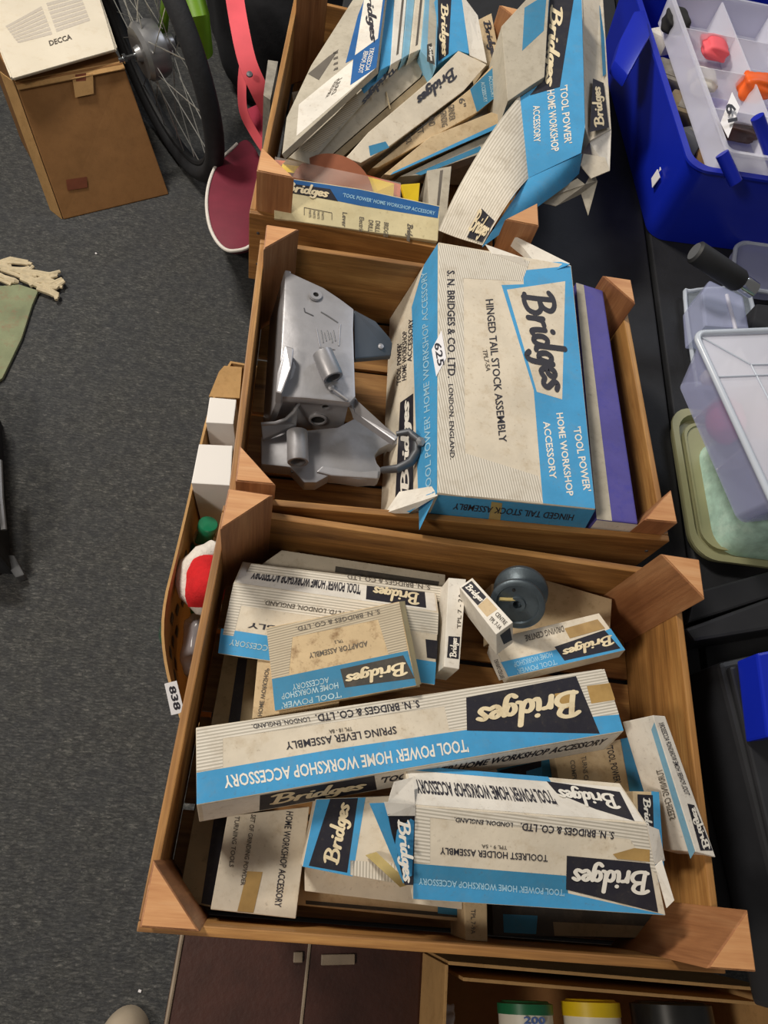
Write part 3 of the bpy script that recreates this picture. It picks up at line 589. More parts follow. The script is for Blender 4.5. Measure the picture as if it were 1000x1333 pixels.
MB().lathe([(.0035, 0), (.0085, 0), (.0075, .0025), (.0035, .0025)], 24, q, (0.1, 0, 1), True).build('boss_ring', CM, t, smooth=True, fix=True)
MB().lathe([(0, .001), (.0036, .001)], 20, q, (0.1, 0, 1)).build('bore', 'hole_dark', t)
MB().lathe([(0, 0), (.0035, 0), (.0035, .005), (0, .006)], 16, W(431, 506, .84), (0, -.3, 1)).build('stud', CM, t, smooth=True, fix=True)
MB().tube([W(431, 505, .843), W(442, 513, .843), W(453, 521, .842)], .0016, 8).build('raised_rib', CM, t, smooth=True)
MB().lathe([(0, 0), (.004, 0), (.004, .004), (0, .005)], 14, W(495, 453, .811), (0, 0, 1)).build('rivet', CM, t, smooth=True, fix=True)
for p_, q_ in (((412, 428), (417, 452)), ((443, 422), (441, 450)), ((416, 452), (436, 455))): MB().tube([W(*p_, .8405), W(*q_, .8405)], .0008, 6).build('raised_rib', CM, t)
for k in range(5): MB().tube([W(418 + k * 4, 430 + (k % 2) * 3, .8404), W(421 + k * 4, 446 - (k % 3) * 2, .8404)], .0006, 5).build('cast_mark', 'cast_dark', t)
for pp in ([(396, 401), (397, 406), (408, 411)], [(418, 406), (428, 412), (440, 420)]): MB().tube([W(x, y, .8404) for x, y in pp], .0007, 6).build('scratch', 'cast_dark', t)
arc = [(516, 565), (532, 562), (543, 572), (543, 588), (534, 602), (518, 610), (498, 612)]
MB().tube([W(x, y, .846 + .004 * math.sin(i) - (.02 if i == 6 else 0)) for i, (x, y) in enumerate(arc)], [.003, .0045, .0055, .0055, .0055, .005, .004], 10).build('clamp_ring', 'cast_dark', t, smooth=True)
MB().tube([W(536, 566, .852), W(550, 577, .856)], .0035, 10).build('clamp_bolt', 'cast_dark', t, smooth=True); MB().lathe([(0, 0), (.0055, 0), (.0055, .004), (0, .005)], 6, W(547, 576, .857), (0, -.2, 1)).build('bolt_head', 'alloy', t)
for x, y in ((513, 572), (487, 620), (381, 614)): MB().lathe([(0, 0), (.0022, 0), (.002, .0015), (0, .0018)], 12, W(x, y, .776), (0, 0, 1)).build('rivet', 'hole_dark', t)
# ================================================================== rear crate contents
G1 = 'thin cartons slumped in the rear crate'
F = carton('accessory_carton', 'drill picture carton with blue corner, leftmost in the rear crate', [(367, 201), (490, 88), (506, -40), (482, -36), (405, 85), (373, 153)], .885, (-.2, .05), .008, 'grey_paper', G1, dep=(.004, .004, -.010))
F.area('top', 'white_paper', [(386, 177), (490, 88), (460, 78), (389, 136)], 'white_panel'); F.area('top', 'blue_deep', [(456, 111), (490, 88), (505, -30), (486, -30), (466, 20), (450, 82), (460, 77)], lift=.0006)
F.area('top', 'white_paper', [(474, 0), (501, -20), (492, 50), (462, 72)], 'logo_panel', .0009); F.logo('top', None, None, 'ink', (471, -24), (479, 56), (15, 0))
F.text('top', 'ink_soft', 'HOME WORKSHOP', (423, 128), (436, 105), (6, -4)); F.text('top', 'ink_soft', 'DRILL', (431, 124), (441, 102), (6, -4)); F.text('top', 'ink_white', 'TOOL POWER', (466, 95), (474, 66), (6, 0)); F.text('top', 'ink_white', 'ACCESSORY', (475, 92), (482, 62), (6, 0))
MB().grid(lambda a, b: F.pt('top', 408 + 26 * a + (14 * b - 7), 96 - 22 * a + 8 * b - (18 * a * b), .0009), 4, 2).build('tool_picture', 'ink_soft', F.root)
for k in range(4): F.area('top', 'ink_soft', [(434 + k * .5, 68 + k * 7), (440, 66 + k * 7), (440, 69 + k * 7), (434, 71 + k * 7)], 'tool_picture', .0009)
def slab(label, px, zc, n, dep, mat, **k): return carton('accessory_carton', label, px, zc, n, .05, mat, G1, dep=dep, **k)
dpt = (-.02, .015, -.04)
F = slab('ribbed cream carton directly under the drill picture carton', [(376, 205), (470, 118), (497, 92), (530, 68), (404, 214)], .865, (.3, -.25), dpt, 'grey_paper')
F.area('top', 'stripes_old', [(392, 196), (464, 120), (468, 138), (410, 198)], 'ribbed_band', across=((430, 160), (437, 170))); F.logo('top', None, None, 'ink', (509, 82), (467, 132), (9, 8)); F.text('top', 'ink_soft', 'HOME WORKSHOP ACCESSORY', (398, 206), (462, 146), (4, -8)) if False else None
F.area('top', 'blue', [(468, 112), (497, 92), (503, 96), (474, 122)], lift=.0005)
F = slab('blue edged carton end rising at the back of the rear crate, nearest the drill picture', [(503, -30), (515, -30), (509, 84), (494, 92)], .872, (.2, .1), (-.008, 0, -.05), 'blue')
F = slab('white ended carton second from the drill picture at the back of the rear crate', [(516, -30), (532, -30), (523, 76), (509, 84)], .870, (.2, .1), (-.008, 0, -.05), 'white_paper')
F.area('top', 'ink_soft', [(525, -20), (528, -20), (519, 70), (516, 72)], 'lettering')
F = slab('pale blue carton end third along at the back of the rear crate', [(533, -30), (543, -30), (533, 70), (524, 76)], .868, (.2, .1), (-.008, 0, -.05), 'blue_pale')
F = slab('cream carton end with small print, fourth along at the back of the rear crate', [(544, -30), (556, -30), (548, 64), (534, 70)], .868, (.2, .1), (-.008, 0, -.05), 'cream'); F.area('top', 'ink_soft', [(549, -20), (552, -20), (544, 58), (541, 60)], 'lettering')
F = slab('light blue carton end beside the navy logo carton at the back of the rear crate', [(556, -30), (572, -30), (568, 88), (548, 66)], .866, (.2, .1), (-.008, 0, -.05), 'blue_pale'); F.area('top', 'grey_paper', [(560, -20), (570, -20), (566, 86), (556, 74)], 'end_print'); F.logo('top', 'navy_worn', [(556, 58), (562, 56), (566, 84), (556, 80)], 'ink_white', (557, 60), (559, 80), (6, 0))
F = slab('plain grey carton spine with a knotted string in the rear crate', [(404, 213), (470, 134), (524, 66), (540, 68), (553, 84), (548, 100), (420, 212)], .856, (.3, -.25), (-.012, .012, -.032), 'grey_paper')
MB().tube([F.pt('top', 503, 120, .002), F.pt('top', 506, 134, .004), F.pt('top', 508, 142, .0)], .0012, 6).build('string', 'fringe', F.root)
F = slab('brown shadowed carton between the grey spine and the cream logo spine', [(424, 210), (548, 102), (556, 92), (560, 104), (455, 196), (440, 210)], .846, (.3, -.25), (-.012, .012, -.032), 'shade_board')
F = slab('navy and blue topped carton with white logo, its cream spine toward the viewer', [(570, -6), (601, -12), (611, 70), (597, 66), (570, 84)], .862, (.1, -.1), (-.01, .01, -.04), 'blue'); F.logo('top', 'navy', [(570, -4), (588, -8), (584, 70), (571, 80)], 'ink_cream', (571, 4), (572, 74), (13, 0))
F = slab('cream carton spine with black logo crossing the rear crate', [(450, 206), (480, 172), (560, 104), (597, 66), (634, 84), (604, 118), (505, 192), (470, 212)], .864, (.2, -.25), (-.012, .012, -.032), 'cream')
F.logo('top', None, None, 'ink', (588, 82), (538, 124), (9, 18)); F.area('top', 'blue_dull', [(480, 190), (502, 184), (507, 192), (482, 203)])
flap(F, 'top', 'white_paper', [(601, -8), (622, 20), (634, 82), (612, 72)], [.004, .0, .0, .0], .0012)
F = slab('tan carton spine lettered for a six inch grinder with a blue end', [(484, 219), (612, 116), (648, 78), (656, 118), (620, 147), (492, 218)], .855, (.15, -.3), (-.012, .012, -.032), 'tan_paper')
F.area('top', 'blue_dull', [(612, 116), (648, 82), (656, 118), (621, 146)], lift=.0005)
for i, (s, x, y) in enumerate((('6"', 600, 131), ('GRINDER', 586, 140), ('GRINDING', 576, 148), ('AND', 560, 155), ('SET', 545, 165), ('TOOL', 530, 178))): F.text('top', 'ink_soft', s, (x - 3, y - 2), (x - 1, y + (18 if i in (1, 2) else 10)), (8, -3))
for x in (626, 636, 645): F.text('top', 'ink_worn_white', 'ACCESSORY', (x, 92 + (645 - x) * .8), (x + 4, 122 + (645 - x) * .6), (5, -1))
F = slab('tan carton end with dark script letters standing behind the grinder carton', [(622, 26), (640, 17), (652, 80), (634, 86)], .868, (.1, -.1), (-.01, .01, -.04), 'tan_paper'); F.logo('top', None, None, 'ink', (626, 28), (638, 80), (12, -3))
F = slab('cream carton spine with a bright blue lower edge in the rear crate', [(500, 227), (560, 178), (640, 146), (652, 150), (652, 164), (508, 228)], .850, (.1, -.3), (-.012, .012, -.032), 'tan_paper'); F.area('top', 'blue', [(508, 228), (652, 165), (652, 159), (512, 224)])
F = slab('dull grey and blue carton lowest in the slumped row of the rear crate', [(520, 230), (640, 172), (646, 178), (632, 198), (545, 228)], .838, (.1, -.3), (-.012, .012, -.032), 'grey_paper'); F.area('top', 'blue_dull', [(540, 226), (625, 190), (628, 196), (548, 228)])
F = slab('worn grey brown carton standing behind the big crumpled one', [(653, 34), (690, -6), (716, -20), (709, 100), (690, 112), (661, 132)], .925, (-.1, -.25), (0, .0, -.08), 'grey_paper'); F.area('top', 'blue_dull', [(683, 10), (712, -8), (708, 40), (680, 66)])
# --- big crumpled carton
F = slab('big crumpled blue and white workshop accessory carton hanging over the rear crate', [(714, -24), (757, -24), (762, 166), (757, 199), (688, 232), (677, 166), (677, 127), (704, 108)], .905, (-.1, -.2), (0, .03, -.07), 'blue')
F.logo('top', 'navy', [(718, -20), (750, -20), (729, 113), (690, 124), (706, 104)], 'ink_cream', (712, 4), (704, 112), (22, 4))
F.text('top', 'ink_white', "'TOOL POWER'", (729, 112), (735, 188), (10, -2), .02); F.text('top', 'ink_white', 'HOME WORKSHOP', (712, 118), (718, 198), (10, -2), .02); F.text('top', 'ink_white', 'ACCESSORY', (694, 138), (695, 186), (9, -2), .02)
def sheet(a, b):
    e0 = F.pt('top', 677 + 11 * b, 124 + 108 * b, 0); e1 = W(571 + 57 * b, 300 + 20 * b, .855)
    m = W(612 + 48 * b, 200 + 60 * b, .895)
    p = e0 * (1 - a) ** 2 + m * 2 * a * (1 - a) + e1 * a * a
    return p + V((0, 0, .004 * math.sin(9 * a + 5 * b) * a * (1.2 - a)))
g = MB().grid(sheet, 14, 8, .0012)
for j in range(9):
    for i in range(15):
        g.uv[j * 15 + i] = (0, j * .0095)
g.build('crumpled_end', 'stripes_pale', F.root, smooth=False)
MB().grid(lambda a, b: sheet(.72 + .26 * a, .62 + .34 * b) + V((0, 0, .0012)), 4, 3).build('logo_panel', 'navy', F.root)
vs_, fs_ = LOGO_M; MB().add([sheet(.99 - .26 * y, .97 - .4 * (1 - x)) + V((0, 0, .0022 + k)) for x, y, k in vs_], fs_).build('logo_lettering', 'ink_cream', F.root)
MB().grid(lambda a, b: F.pt('top', 688 + 70 * b, 232 - 32 * b, 0) * (1 - a) + (W(628 + 126 * b, 322 - 92 * b, .86) if b < .99 else W(754, 226, .86)) * a + V((0, 0, .006 * math.sin(3 * a) * (1 - b))), 6, 8, .001).build('end_flap', 'blue', F.root, smooth=True)
MB().prism([W(757, -24, .903), W(784, -24, .885), W(796, 168, .875), W(768, 184, .88), W(762, 166, .90)], (0, .02, -.06)).build('side_panel', 'cream', F.root, bevel=.001)
F.pl['side'] = (W(775, 140, .889), (W(784, -24, .885) - W(757, -24, .903)).cross(W(762, 166, .90) - W(757, -24, .903)).normalized() * -1)
if F.pl['side'][1].z < 0: F.pl['side'] = (F.pl['side'][0], -F.pl['side'][1])
F.logo('side', 'navy', [(772, 102), (786, 108), (793, 166), (768, 172)], 'ink_cream', (791, 163), (785, 110), (-17, 4)); F.area('side', 'blue_dull', [(779, -20), (784, -20), (789, 96), (785, 100)], lift=.0015)
MB().prism([W(700, 262, .85), W(752, 232, .862), W(762, 240, .858), W(772, 222, .86), W(778, 236, .85), W(766, 280, .835), W(757, 252, .845), W(724, 268, .845)], (0, 0, -.001)).build('torn_flap', 'grey_paper', F.root)  # grey tone paints the shadow on this flap
MB().prism([W(760, 200, .872), W(788, 205, .866), W(794, 222, .86), W(770, 232, .862), W(756, 215, .868)], (0, 0, -.0012)).build('torn_flap', 'cream', F.root)
MB().prism([W(768, 184, .878), W(796, 168, .874), W(794, 222, .858), W(772, 205, .864)], (0, 0, -.0012)).build('torn_flap', 'white_paper', F.root)
# --- booklet and film packets
F = carton('booklet_carton', 'cream and blue printed carton lying along the front board of the rear crate', [(357, 229), (470, 246), (573, 268), (570, 314), (357, 284)], .858, (0, -.45), .012, 'booklet', cat='box')
F.area('top', 'blue_deep', [(357, 230), (470, 247), (572, 269), (570, 284), (470, 268), (357, 245)]); F.logo('top', 'navy', [(357, 236), (430, 246), (440, 262), (357, 247)], 'ink_cream', (368, 252), (428, 262), (2, -18))
F.text('top', 'ink_pale_blue', "'TOOL POWER' HOME WORKSHOP ACCESSORY", (446, 256), (566, 280), (1, -5))
for s, x, y, l in (('BRIDGES', 500, 289, 19), ('DRILL', 489, 287, 15), ('DRILL', 480, 286, 15), ('Electric', 468, 282, 19), ('Lever', 446, 276, 19)): F.text('top', 'ink_soft', s, (x, y), (x - 1, y + l), (6, 1))
F.logo('top', None, None, 'ink_soft', (528, 290), (527, 314), (10, 2))
for (a, b) in (((396, 270), (432, 277)), ((432, 277), (432, 286)), ((396, 270), (396, 280))): MB().tube([F.pt('top', *a, .0006), F.pt('top', *b, .0006)], .0004, 4).build('printed_frame', 'ink_soft', F.root)
for k in range(4): F.text('top', 'ink_soft', 'PARTS', (402 + k * 5.5, 273 + k), (402 + k * 5.5, 283 + k), (3, 0))
t = thing('sanding_disc_pack', 'brown sanding discs in a clear film packet with yellow card, rear crate', 'packet', W(440, 235, .80))
MB().prism([W(358, 208, .835), W(400, 212, .838), W(458, 222, .84), W(522, 240, .838), W(520, 262, .825), W(440, 248, .82), W(358, 232, .815)], (0, 0, -.004)).build('backing_card', 'orange_print', t)
MB().prism([W(476, 230, .841), W(513, 240, .841), W(512, 258, .83), W(486, 252, .832)], (0, 0, .001)).build('card_print', 'yellow', t); MB().prism([W(368, 214, .839), W(392, 216, .8395), W(388, 226, .838), W(364, 224, .838)], (0, 0, .001)).build('card_print', 'yellow', t)
q = W(434, 238, .842); MB().lathe([(0, 0), (.056, 0), (.056, .004), (0, .005)], 48, q + V((0, -.012, -.008)), (0, -.35, 1)).build('sanding_disc', 'brown_disc', t, smooth=True, fix=True)
MB().grid(lambda a, b: W(358 + 164 * a, 204 + 34 * a + 22 * b, .852 - .004 * b + .003 * math.sin(12 * a + 3 * b)), 20, 5).build('film_wrap', 'film', t, smooth=True)
MB().prism([W(522, 240, .842), W(547, 238, .842), W(545, 262, .832), W(528, 262, .832)], (0, 0, -.006)).build('yellow_packet', 'yellow', bevel=.001); tag(bpy.data.objects['yellow_packet'], 'small bright yellow packet beside the sanding discs in the rear crate', 'packet')
F = carton('accessory_carton', 'grey printed carton standing at the front right of the rear crate behind the booklet', [(556, 222), (588, 216), (580, 300), (560, 300)], .83, (0, -.1), .07, 'grey_paper', G1); F.area('top', 'ink_soft', [(573, 222), (577, 221), (569, 296), (566, 297)], 'lettering')
F = carton('accessory_carton', 'broad grey carton at the bottom of the rear crate', [(380, 120), (640, 60), (650, 215), (390, 205)], .775, (0, 0), .04, 'grey_paper', G1)
# ================================================================== box of records, top left
t = thing('record_box', 'tall brown cardboard box with long playing records on top', 'box', centroid([W(82, 287, 0), W(221, 253, 0)]) + V((-.08, .12, 0)))
b0, b1 = W(83, 286, .001), W(220, 253, .001); t0, t1 = W(20, 109, .30), W(160, 82, .30)
dd = V((-(b1 - b0).y, (b1 - b0).x, 0)).normalized() * .33
H8 = [b0, b1, b1 + dd, b0 + dd, t0, t1, t1 + dd, t0 + dd]
MB().add(H8, [[3, 2, 1, 0], [4, 5, 6, 7], [0, 1, 5, 4], [1, 2, 6, 5], [2, 3, 7, 6], [3, 0, 4, 7]]).build('body', 'cardboard', t, bevel=.003)
Fr = Faces(t); fn = (b1 - b0).cross(t0 - b0).normalized(); Fr.pl['f'] = (b0, fn); fl = (b0 - H8[3]).cross(t0 - b0).normalized(); Fr.pl['l'] = (b0, fl)
Fr.area('f', 'red_smudge', [(98, 97), (112, 95), (112, 105), (99, 106)], 'label_mark', .001); Fr.area('f', 'red_smudge', [(86, 234), (113, 230), (114, 244), (88, 248)], 'label_mark', .001); Fr.area('f', 'cardboard_pale', [(94, 100), (121, 96), (122, 122), (98, 127)], 'tape_patch', .0006)
MB().prism([t0 + V((0, 0, .001)) + dd * .02, t1 + V((0, 0, .001)) + dd * .02, t1 - fn * -.012 + V((0, 0, -.012)), t0 - fn * -.012 + V((0, 0, -.012))], (0, 0, -.002)).build('lid_flap', 'cardboard_pale', t)
MB().prism([b0 + V((-.004, .002, 0)), t0 + V((-.004, .002, .004)), t0 + dd * .1 + V((-.022, 0, .004)), b0 + dd * .1 + V((-.022, 0, 0))], (-.002, -.001, 0)).build('side_flap', 'cardboard_pale', t, fix=True)
zt = .3015
for i in range(6):
    o = [(0, 0), (3, -2), (-2, 1), (2, 1), (-3, -1), (0, 0)][i]; px = [(17 + o[0], 104 + o[1]), (150 + o[0], 66 + o[1]), (112, -60), (-32, -14)]
    P = [W(x, y, zt) for x, y in px]
    s = thing('record_sleeve', ['lowest record sleeve directly on the brown box', 'second record sleeve from the bottom of the stack', 'third record sleeve from the bottom of the stack', 'fourth record sleeve from the bottom of the stack', 'record sleeve just under the printed top one', 'cream record sleeve lettered DECCA on top of the stack'][i], 'record', centroid(P), 0, 'record sleeves on the brown box')
    MB().prism(P, (0, 0, .0042)).build('sleeve', 'sleeve', s, bevel=.0012)
    if i < 5: MB().prism([P[0].lerp(P[2], .03), P[1].lerp(P[3], .03), P[1].lerp(P[2], .1).lerp(P[3], .03), P[0].lerp(P[3], .1)], (0, 0, .0046)).build('inner_disc', 'ink', s) if False else None
    zt += .0047
S = Faces(s); S.pl['t'] = (V((0, 0, zt - .0004)), V((0, 0, 1)))
S.text('t', 'ink_soft', 'DECCA', (65, 60), (94, 51), (-2, -7), .03)
for q in ([(7, 34), (54, 8), (69, 46), (24, 57)], [(60, 4), (104, -8), (118, 28), (74, 43)]):
    for k in range(7):
        u0, u1 = k / 7, (k + .72) / 7; lp = lambda p, r, u: (p[0] + (r[0] - p[0]) * u, p[1] + (r[1] - p[1]) * u)
        S.area('t', 'sleeve_print', [lp(q[0], q[3], u0), lp(q[1], q[2], u0), lp(q[1], q[2], u1), lp(q[0], q[3], u1)], 'printed_line', .0008)
# ================================================================== bicycle wheel
yaw, lean, r = 2.2423, .1213, .3033
n_ = V((-math.sin(yaw), math.cos(yaw), 0)); up = V((0, 0, 1)) * math.cos(lean) + n_ * math.sin(lean); hz = V((math.cos(yaw), math.sin(yaw), 0)); axw = hz.cross(up).normalized()
C0 = V((-.527, 1.8208, (r + .0265) * math.cos(lean)))
t = thing('bicycle', 'bicycle wheel with dark tyre and green frame standing behind the record box', 'bicycle', (C0.x, C0.y, 0))
def wc(R, a, o=0): return C0 + (hz * math.cos(a) + up * math.sin(a)) * R + axw * o
MB().tube([wc(r, 2 * math.pi * k / 96) for k in range(96)], .0245, 14, True, flat=axw).build('tyre', 'tyre', t, smooth=True)
MB().tube([wc(r - .026, 2 * math.pi * k / 72) for k in range(72)], .0105, 8, True, flat=axw).build('rim', 'black_rubber', t, smooth=True)
hb = thing
sgn = 1 if axw.dot(CAM - C0) > 0 else -1
hub = MB().lathe([(0, -.05), (.02, -.05), (.024, -.04), (.024, -.02), (.06, -.016), (.066, 0), (.066, .034), (.058, .044), (.02, .042), (.016, .055), (0, .055)], 32, C0, axw * sgn).build('hub', 'alloy', t, smooth=True, fix=True)
for k in range(28):
    a = 2 * math.pi * k / 28; o = (.03 if k % 2 else -.03) * 1; da = (.9 if (k // 2) % 2 else -.9)
    MB().tube([wc(.04, a + da, o), wc(r - .036, a, o * .12)], .0013, 5).build('spoke', 'steel_spoke', t)
MB().tube([wc(0, 0, sgn * .05), wc(0, 0, sgn * .1)], .006, 10).build('axle', 'chrome', t, smooth=True)
MB().lathe([(0, 0), (.011, 0), (.011, .008), (0, .009)], 6, wc(0, 0, sgn * .08), axw * sgn).build('axle_nut', 'chrome', t)
fk = [W(238, -40, .42), W(255, 20, .36), W(262, 68, .26)]
MB().tube(fk, [.036, .036, .032], 14).build('fork_blade', 'green_paint', t, smooth=True); MB().tube([W(205, -60, .5), W(218, -20, .45), W(212, 40, .33)], .012, 10).build('fork_blade', 'green_paint', t, smooth=True)
MB().tube([W(228, -10, .38), W(236, 40, .36), W(232, 60, .33)], .012, 10).build('brake_arm', 'black_rubber', t, smooth=True)
# ================================================================== bags behind the rear crate
def blob(name, label, cat, c, d, mat, rz=0, seed=1, amp=.12):
    bm = bmesh.new(); bmesh.ops.create_icosphere(bm, subdivisions=4, radius=1); rnd = random.Random(seed)
    ph = [rnd.uniform(0, 6) for _ in range(6)]
    for v in bm.verts:
        p = v.co; k = 1 + amp * (math.sin(3.1 * p.x + ph[0]) * math.sin(2.7 * p.y + ph[1]) + .5 * math.sin(6 * p.z + ph[2] + 3 * p.x) + .25 * math.sin(11 * p.y + ph[3]))
        q = V((math.copysign(abs(p.x) ** .7, p.x), math.copysign(abs(p.y) ** .7, p.y), math.copysign(abs(p.z) ** .75, p.z))) * k
        v.co = V((q.x * d[0], q.y * d[1], max(-1, q.z) * d[2]))
    bmesh.ops.rotate(bm, verts=bm.verts, cent=(0, 0, 0), matrix=Matrix.Rotation(rz, 3, 'Z'))
    me = bpy.data.meshes.new(name); bm.to_mesh(me); bm.free(); me.materials.append(M(mat))
    me.polygons.foreach_set('use_smooth', [True] * len(me.polygons))
    t = thing(name, label, cat, (c[0], c[1], c[2] - d[2])); o = bpy.data.objects.new('bag_body', me); COL.objects.link(o); o.parent = t; o.location = (0, 0, d[2])
    return t
bag = blob('holdall_bag', 'black fabric holdall with a coral strap behind the rear crate', 'bag', (-.26, 2.30, .26), (.22, .24, .26), 'black_soft', .3, 3, .1)
def ribbon(pts, w, mat, name, par, side):
    P = [V(p) for p in pts]; n = len(P); S = []
    for i in range(4 * (n - 1) + 1):
        s = i / 4; k = min(int(s), n - 2); u = s - k; p0 = P[max(0, k - 1)]; p1 = P[k]; p2 = P[k + 1]; p3 = P[min(n - 1, k + 2)]
        S.append(.5 * ((2 * p1) + (p2 - p0) * u + (2 * p0 - 5 * p1 + 4 * p2 - p3) * u * u + (3 * p1 - p0 - 3 * p2 + p3) * u ** 3))
    m = len(S) - 1
    def fn(a, b):
        i = round(a * m); tt = (S[min(m, i + 1)] - S[max(0, i - 1)]).normalized(); sd = (side - tt * side.dot(tt)).normalized()
        return S[i] + sd * w * (b - .5)
    return MB().grid(fn, m, 1, .0025).build(name, mat, par, smooth=True, fix=True)
sd = V((1, .25, 0))
ribbon([W(303, -20, .46), W(311, 30, .45), W(322, 80, .41), W(338, 118, .36), W(352, 148, .30)], .045, 'coral', 'strap', bag, sd)
ribbon([W(318, 78, .40), W(315, 110, .36), W(317, 145, .31), W(330, 172, .27), W(345, 195, .24)], .022, 'coral', 'strap', bag, V((1, .1, .3)))
ribbon([W(326, 140, .28), W(338, 162, .26), W(350, 178, .25)], .05, 'coral_dark', 'strap', bag, sd)
MB().lathe([(0, 0), (.008, 0), (.007, .003), (0, .004)], 14, W(325, 97, .405), (0, -.4, 1)).build('stud', 'cast_dark', bag, smooth=True)
MB().prism([W(349, 78, .70), W(362, 80, .70), W(352, 130, .70), W(343, 124, .70)], (0, 0, -.3)).build('board_offcut', 'clutter_grey'); tag(bpy.data.objects['board_offcut'], 'grey brown board edge between the black holdall and rear crate', 'board')
out = [(322, 182), (300, 196), (282, 215), (272, 240), (269, 268), (274, 298), (287, 320), (304, 327), (330, 316), (348, 270), (342, 215)]
def loop(px, zf, k=5):
    P = [W(x, y, zf(x, y)) for x, y in px]; n = len(P); S = []
    for i in range(n):
        p0, p1, p2, p3 = P[(i - 1) % n], P[i], P[(i + 1) % n], P[(i + 2) % n]
        for q in range(k):
            u = q / k; S.append(.5 * ((2 * p1) + (p2 - p0) * u + (2 * p0 - 5 * p1 + 4 * p2 - p3) * u * u + (3 * p1 - p0 - 3 * p2 + p3) * u ** 3))
    return S
t = thing('sports_bag', 'maroon bag with white piping beside the rear crate', 'bag', W(310, 260, 0))
P = loop(out, lambda x, y: .2)
rd = ray(300, 258); rd = rd * (.17 / -rd.z)
MB().prism(P, rd * .85 + V((.012, -.008, -.02))).build('bag_body', 'maroon', t, bevel=.01, smooth=True)
MB().tube([p + V((0, 0, .001)) for p in P[3:42]], .0042, 8).build('piping', 'piping', t, smooth=True)
# ================================================================== open carton with lot label 838
z8 = .45; pts = [(300, 470), (288, 490), (268, 540), (247, 640), (228, 720), (208, 800), (213, 870), (236, 942)]
L = [W(x, y, z8) for x, y in pts]
for _ in range(2):
    Q = [L[0]]
    for i in range(len(L) - 1): Q += [L[i].lerp(L[i + 1], .25), L[i].lerp(L[i + 1], .75)]
    L = Q + [L[-1]]
t = thing('open_carton', 'open cardboard carton with lot label under the left edge of the crates', 'box', V((-.03, .45, 0)))
def wall_strip(poly, name):
    P = [p.copy() for p in poly]; m = len(P) - 1
    MB().grid(lambda a, b: V((P[round(a * m)].x + (1 - b) * .012, P[round(a * m)].y, .004 + (P[round(a * m)].z - .004) * b)), m, 6, .004).build(name, 'cardboard_pale', t, fix=True)
wall_strip(L, 'side_wall'); wall_strip([V((.12, L[0].y, z8)), L[0]], 'end_wall'); wall_strip([L[-1], V((.12, L[-1].y, z8))], 'end_wall'); wall_strip([V((.12, L[-1].y, z8)), V((.12, L[0].y, z8))], 'side_wall')
MB().prism([V((p.x + .012, p.y, .002)) for p in L] + [V((.12, L[-1].y, .002)), V((.12, L[0].y, .002))], (0, 0, .004)).build('base', 'cardboard', t)
MB().prism([W(285, 484, .455), W(292, 476, .455), W(315, 478, .455), W(312, 518, .452), W(272, 516, .45)], (0, 0, -.003)).build('flap', 'cardboard_pale', t)
def wall_x(y, z):
    for p, q in zip(L, L[1:]):
        if q.y <= y <= p.y: return p.x + (q.x - p.x) * (p.y - y) / max(1e-6, p.y - q.y) + .012 * (1 - z / z8)
    return L[-1].x
for k in range(9):
    y = .47 - k * .027
    for z0 in ((.30, .37) if k % 2 else (.335,)):
        P = [V((wall_x(yy, zz) + .0052, yy, zz)) for yy, zz in ((y, z0), (y - .016, z0), (y - .016, z0 + .022), (y, z0 + .022))]
        MB().prism(P, (.0006, 0, 0)).build('printed_mark', 'ink_soft', t)
F8 = Faces(t); F8.pl['s'] = (W(229, 908, z8 + .004), V((.25, -.1, 1)).normalized())
F8.area('s', 'sticker', [(214, 890), (230, 886), (240, 927), (223, 931)], 'lot_sticker', .001); F8.text('s', 'ink', '838', (219, 894), (227, 925), (9, -2), .03, lift=.002)
for lab, px, zc, hh in (('white card box standing at the back of the open lot carton', [(273, 517), (308, 520), (304, 552), (268, 550)], .47, .30), ('larger white card box in the open lot carton, nearer the green bottle', [(259, 578), (303, 580), (300, 632), (249, 629)], .475, .30)):
    F = carton('white_box', lab, px, zc, (0, 0), hh, 'white_card', 'white card boxes in the open lot carton', bevel=.0015, dep=(.016, .0, -hh))
c = W(262, 716, .34); bax = V((.16, .22, 1)).normalized(); t = thing('glass_bottle', 'green glass bottle in the open lot carton', 'bottle', (c.x, c.y, .01))
MB().lathe([(0, 0), (.038, 0), (.04, .01), (.04, .25), (.034, .30), (.017, .345), (.0145, .36), (.0145, .395), (.0165, .396), (.0165, .408), (.015, .41), (0, .411)], 32, V((c.x, c.y, .34)) - bax * .33, bax).build('bottle_glass', 'green_glass', t, smooth=True, fix=True)
MB().tube([V((c.x + .017 * math.cos(a * .3), c.y + .017 * math.sin(a * .3), .34)) + bax * (.045 - .012 * abs(math.sin(a * .4))) for a in range(21)], .0016, 6).build('foil_edge', 'tape', t)
c = W(266, 752, .40); t = thing('santa_hat', 'red felt Santa hat with white fleece trim in the open lot carton', 'hat', (c.x, c.y, .34))
path = [W(284, 714, .42), W(268, 722, .425), W(250, 734, .42), (W(240, 752, .415)), W(250, 776, .41), W(268, 788, .40), W(284, 792, .39)]
path = [path[0]] + [path[i].lerp(path[i + 1], k) for i in range(6) for k in (.25, .75)] + [path[-1]]
MB().tube(path, [.013] + [.018 + .002 * math.sin(3.7 * i) for i in range(12)] + [.013], 16).build('fleece_trim', 'fleece', t, smooth=True)
MB().grid(lambda a, b: W(256 + 30 * a, 736 + 44 * b - 10 * a * b, .42 + .02 * math.sin(3.1 * a) - .03 * (b - .5) ** 2 * 2 + .003 * math.sin(9 * b + 3 * a)), 16, 20, .02).build('felt_crown', 'red_felt', t, smooth=True, fix=True)
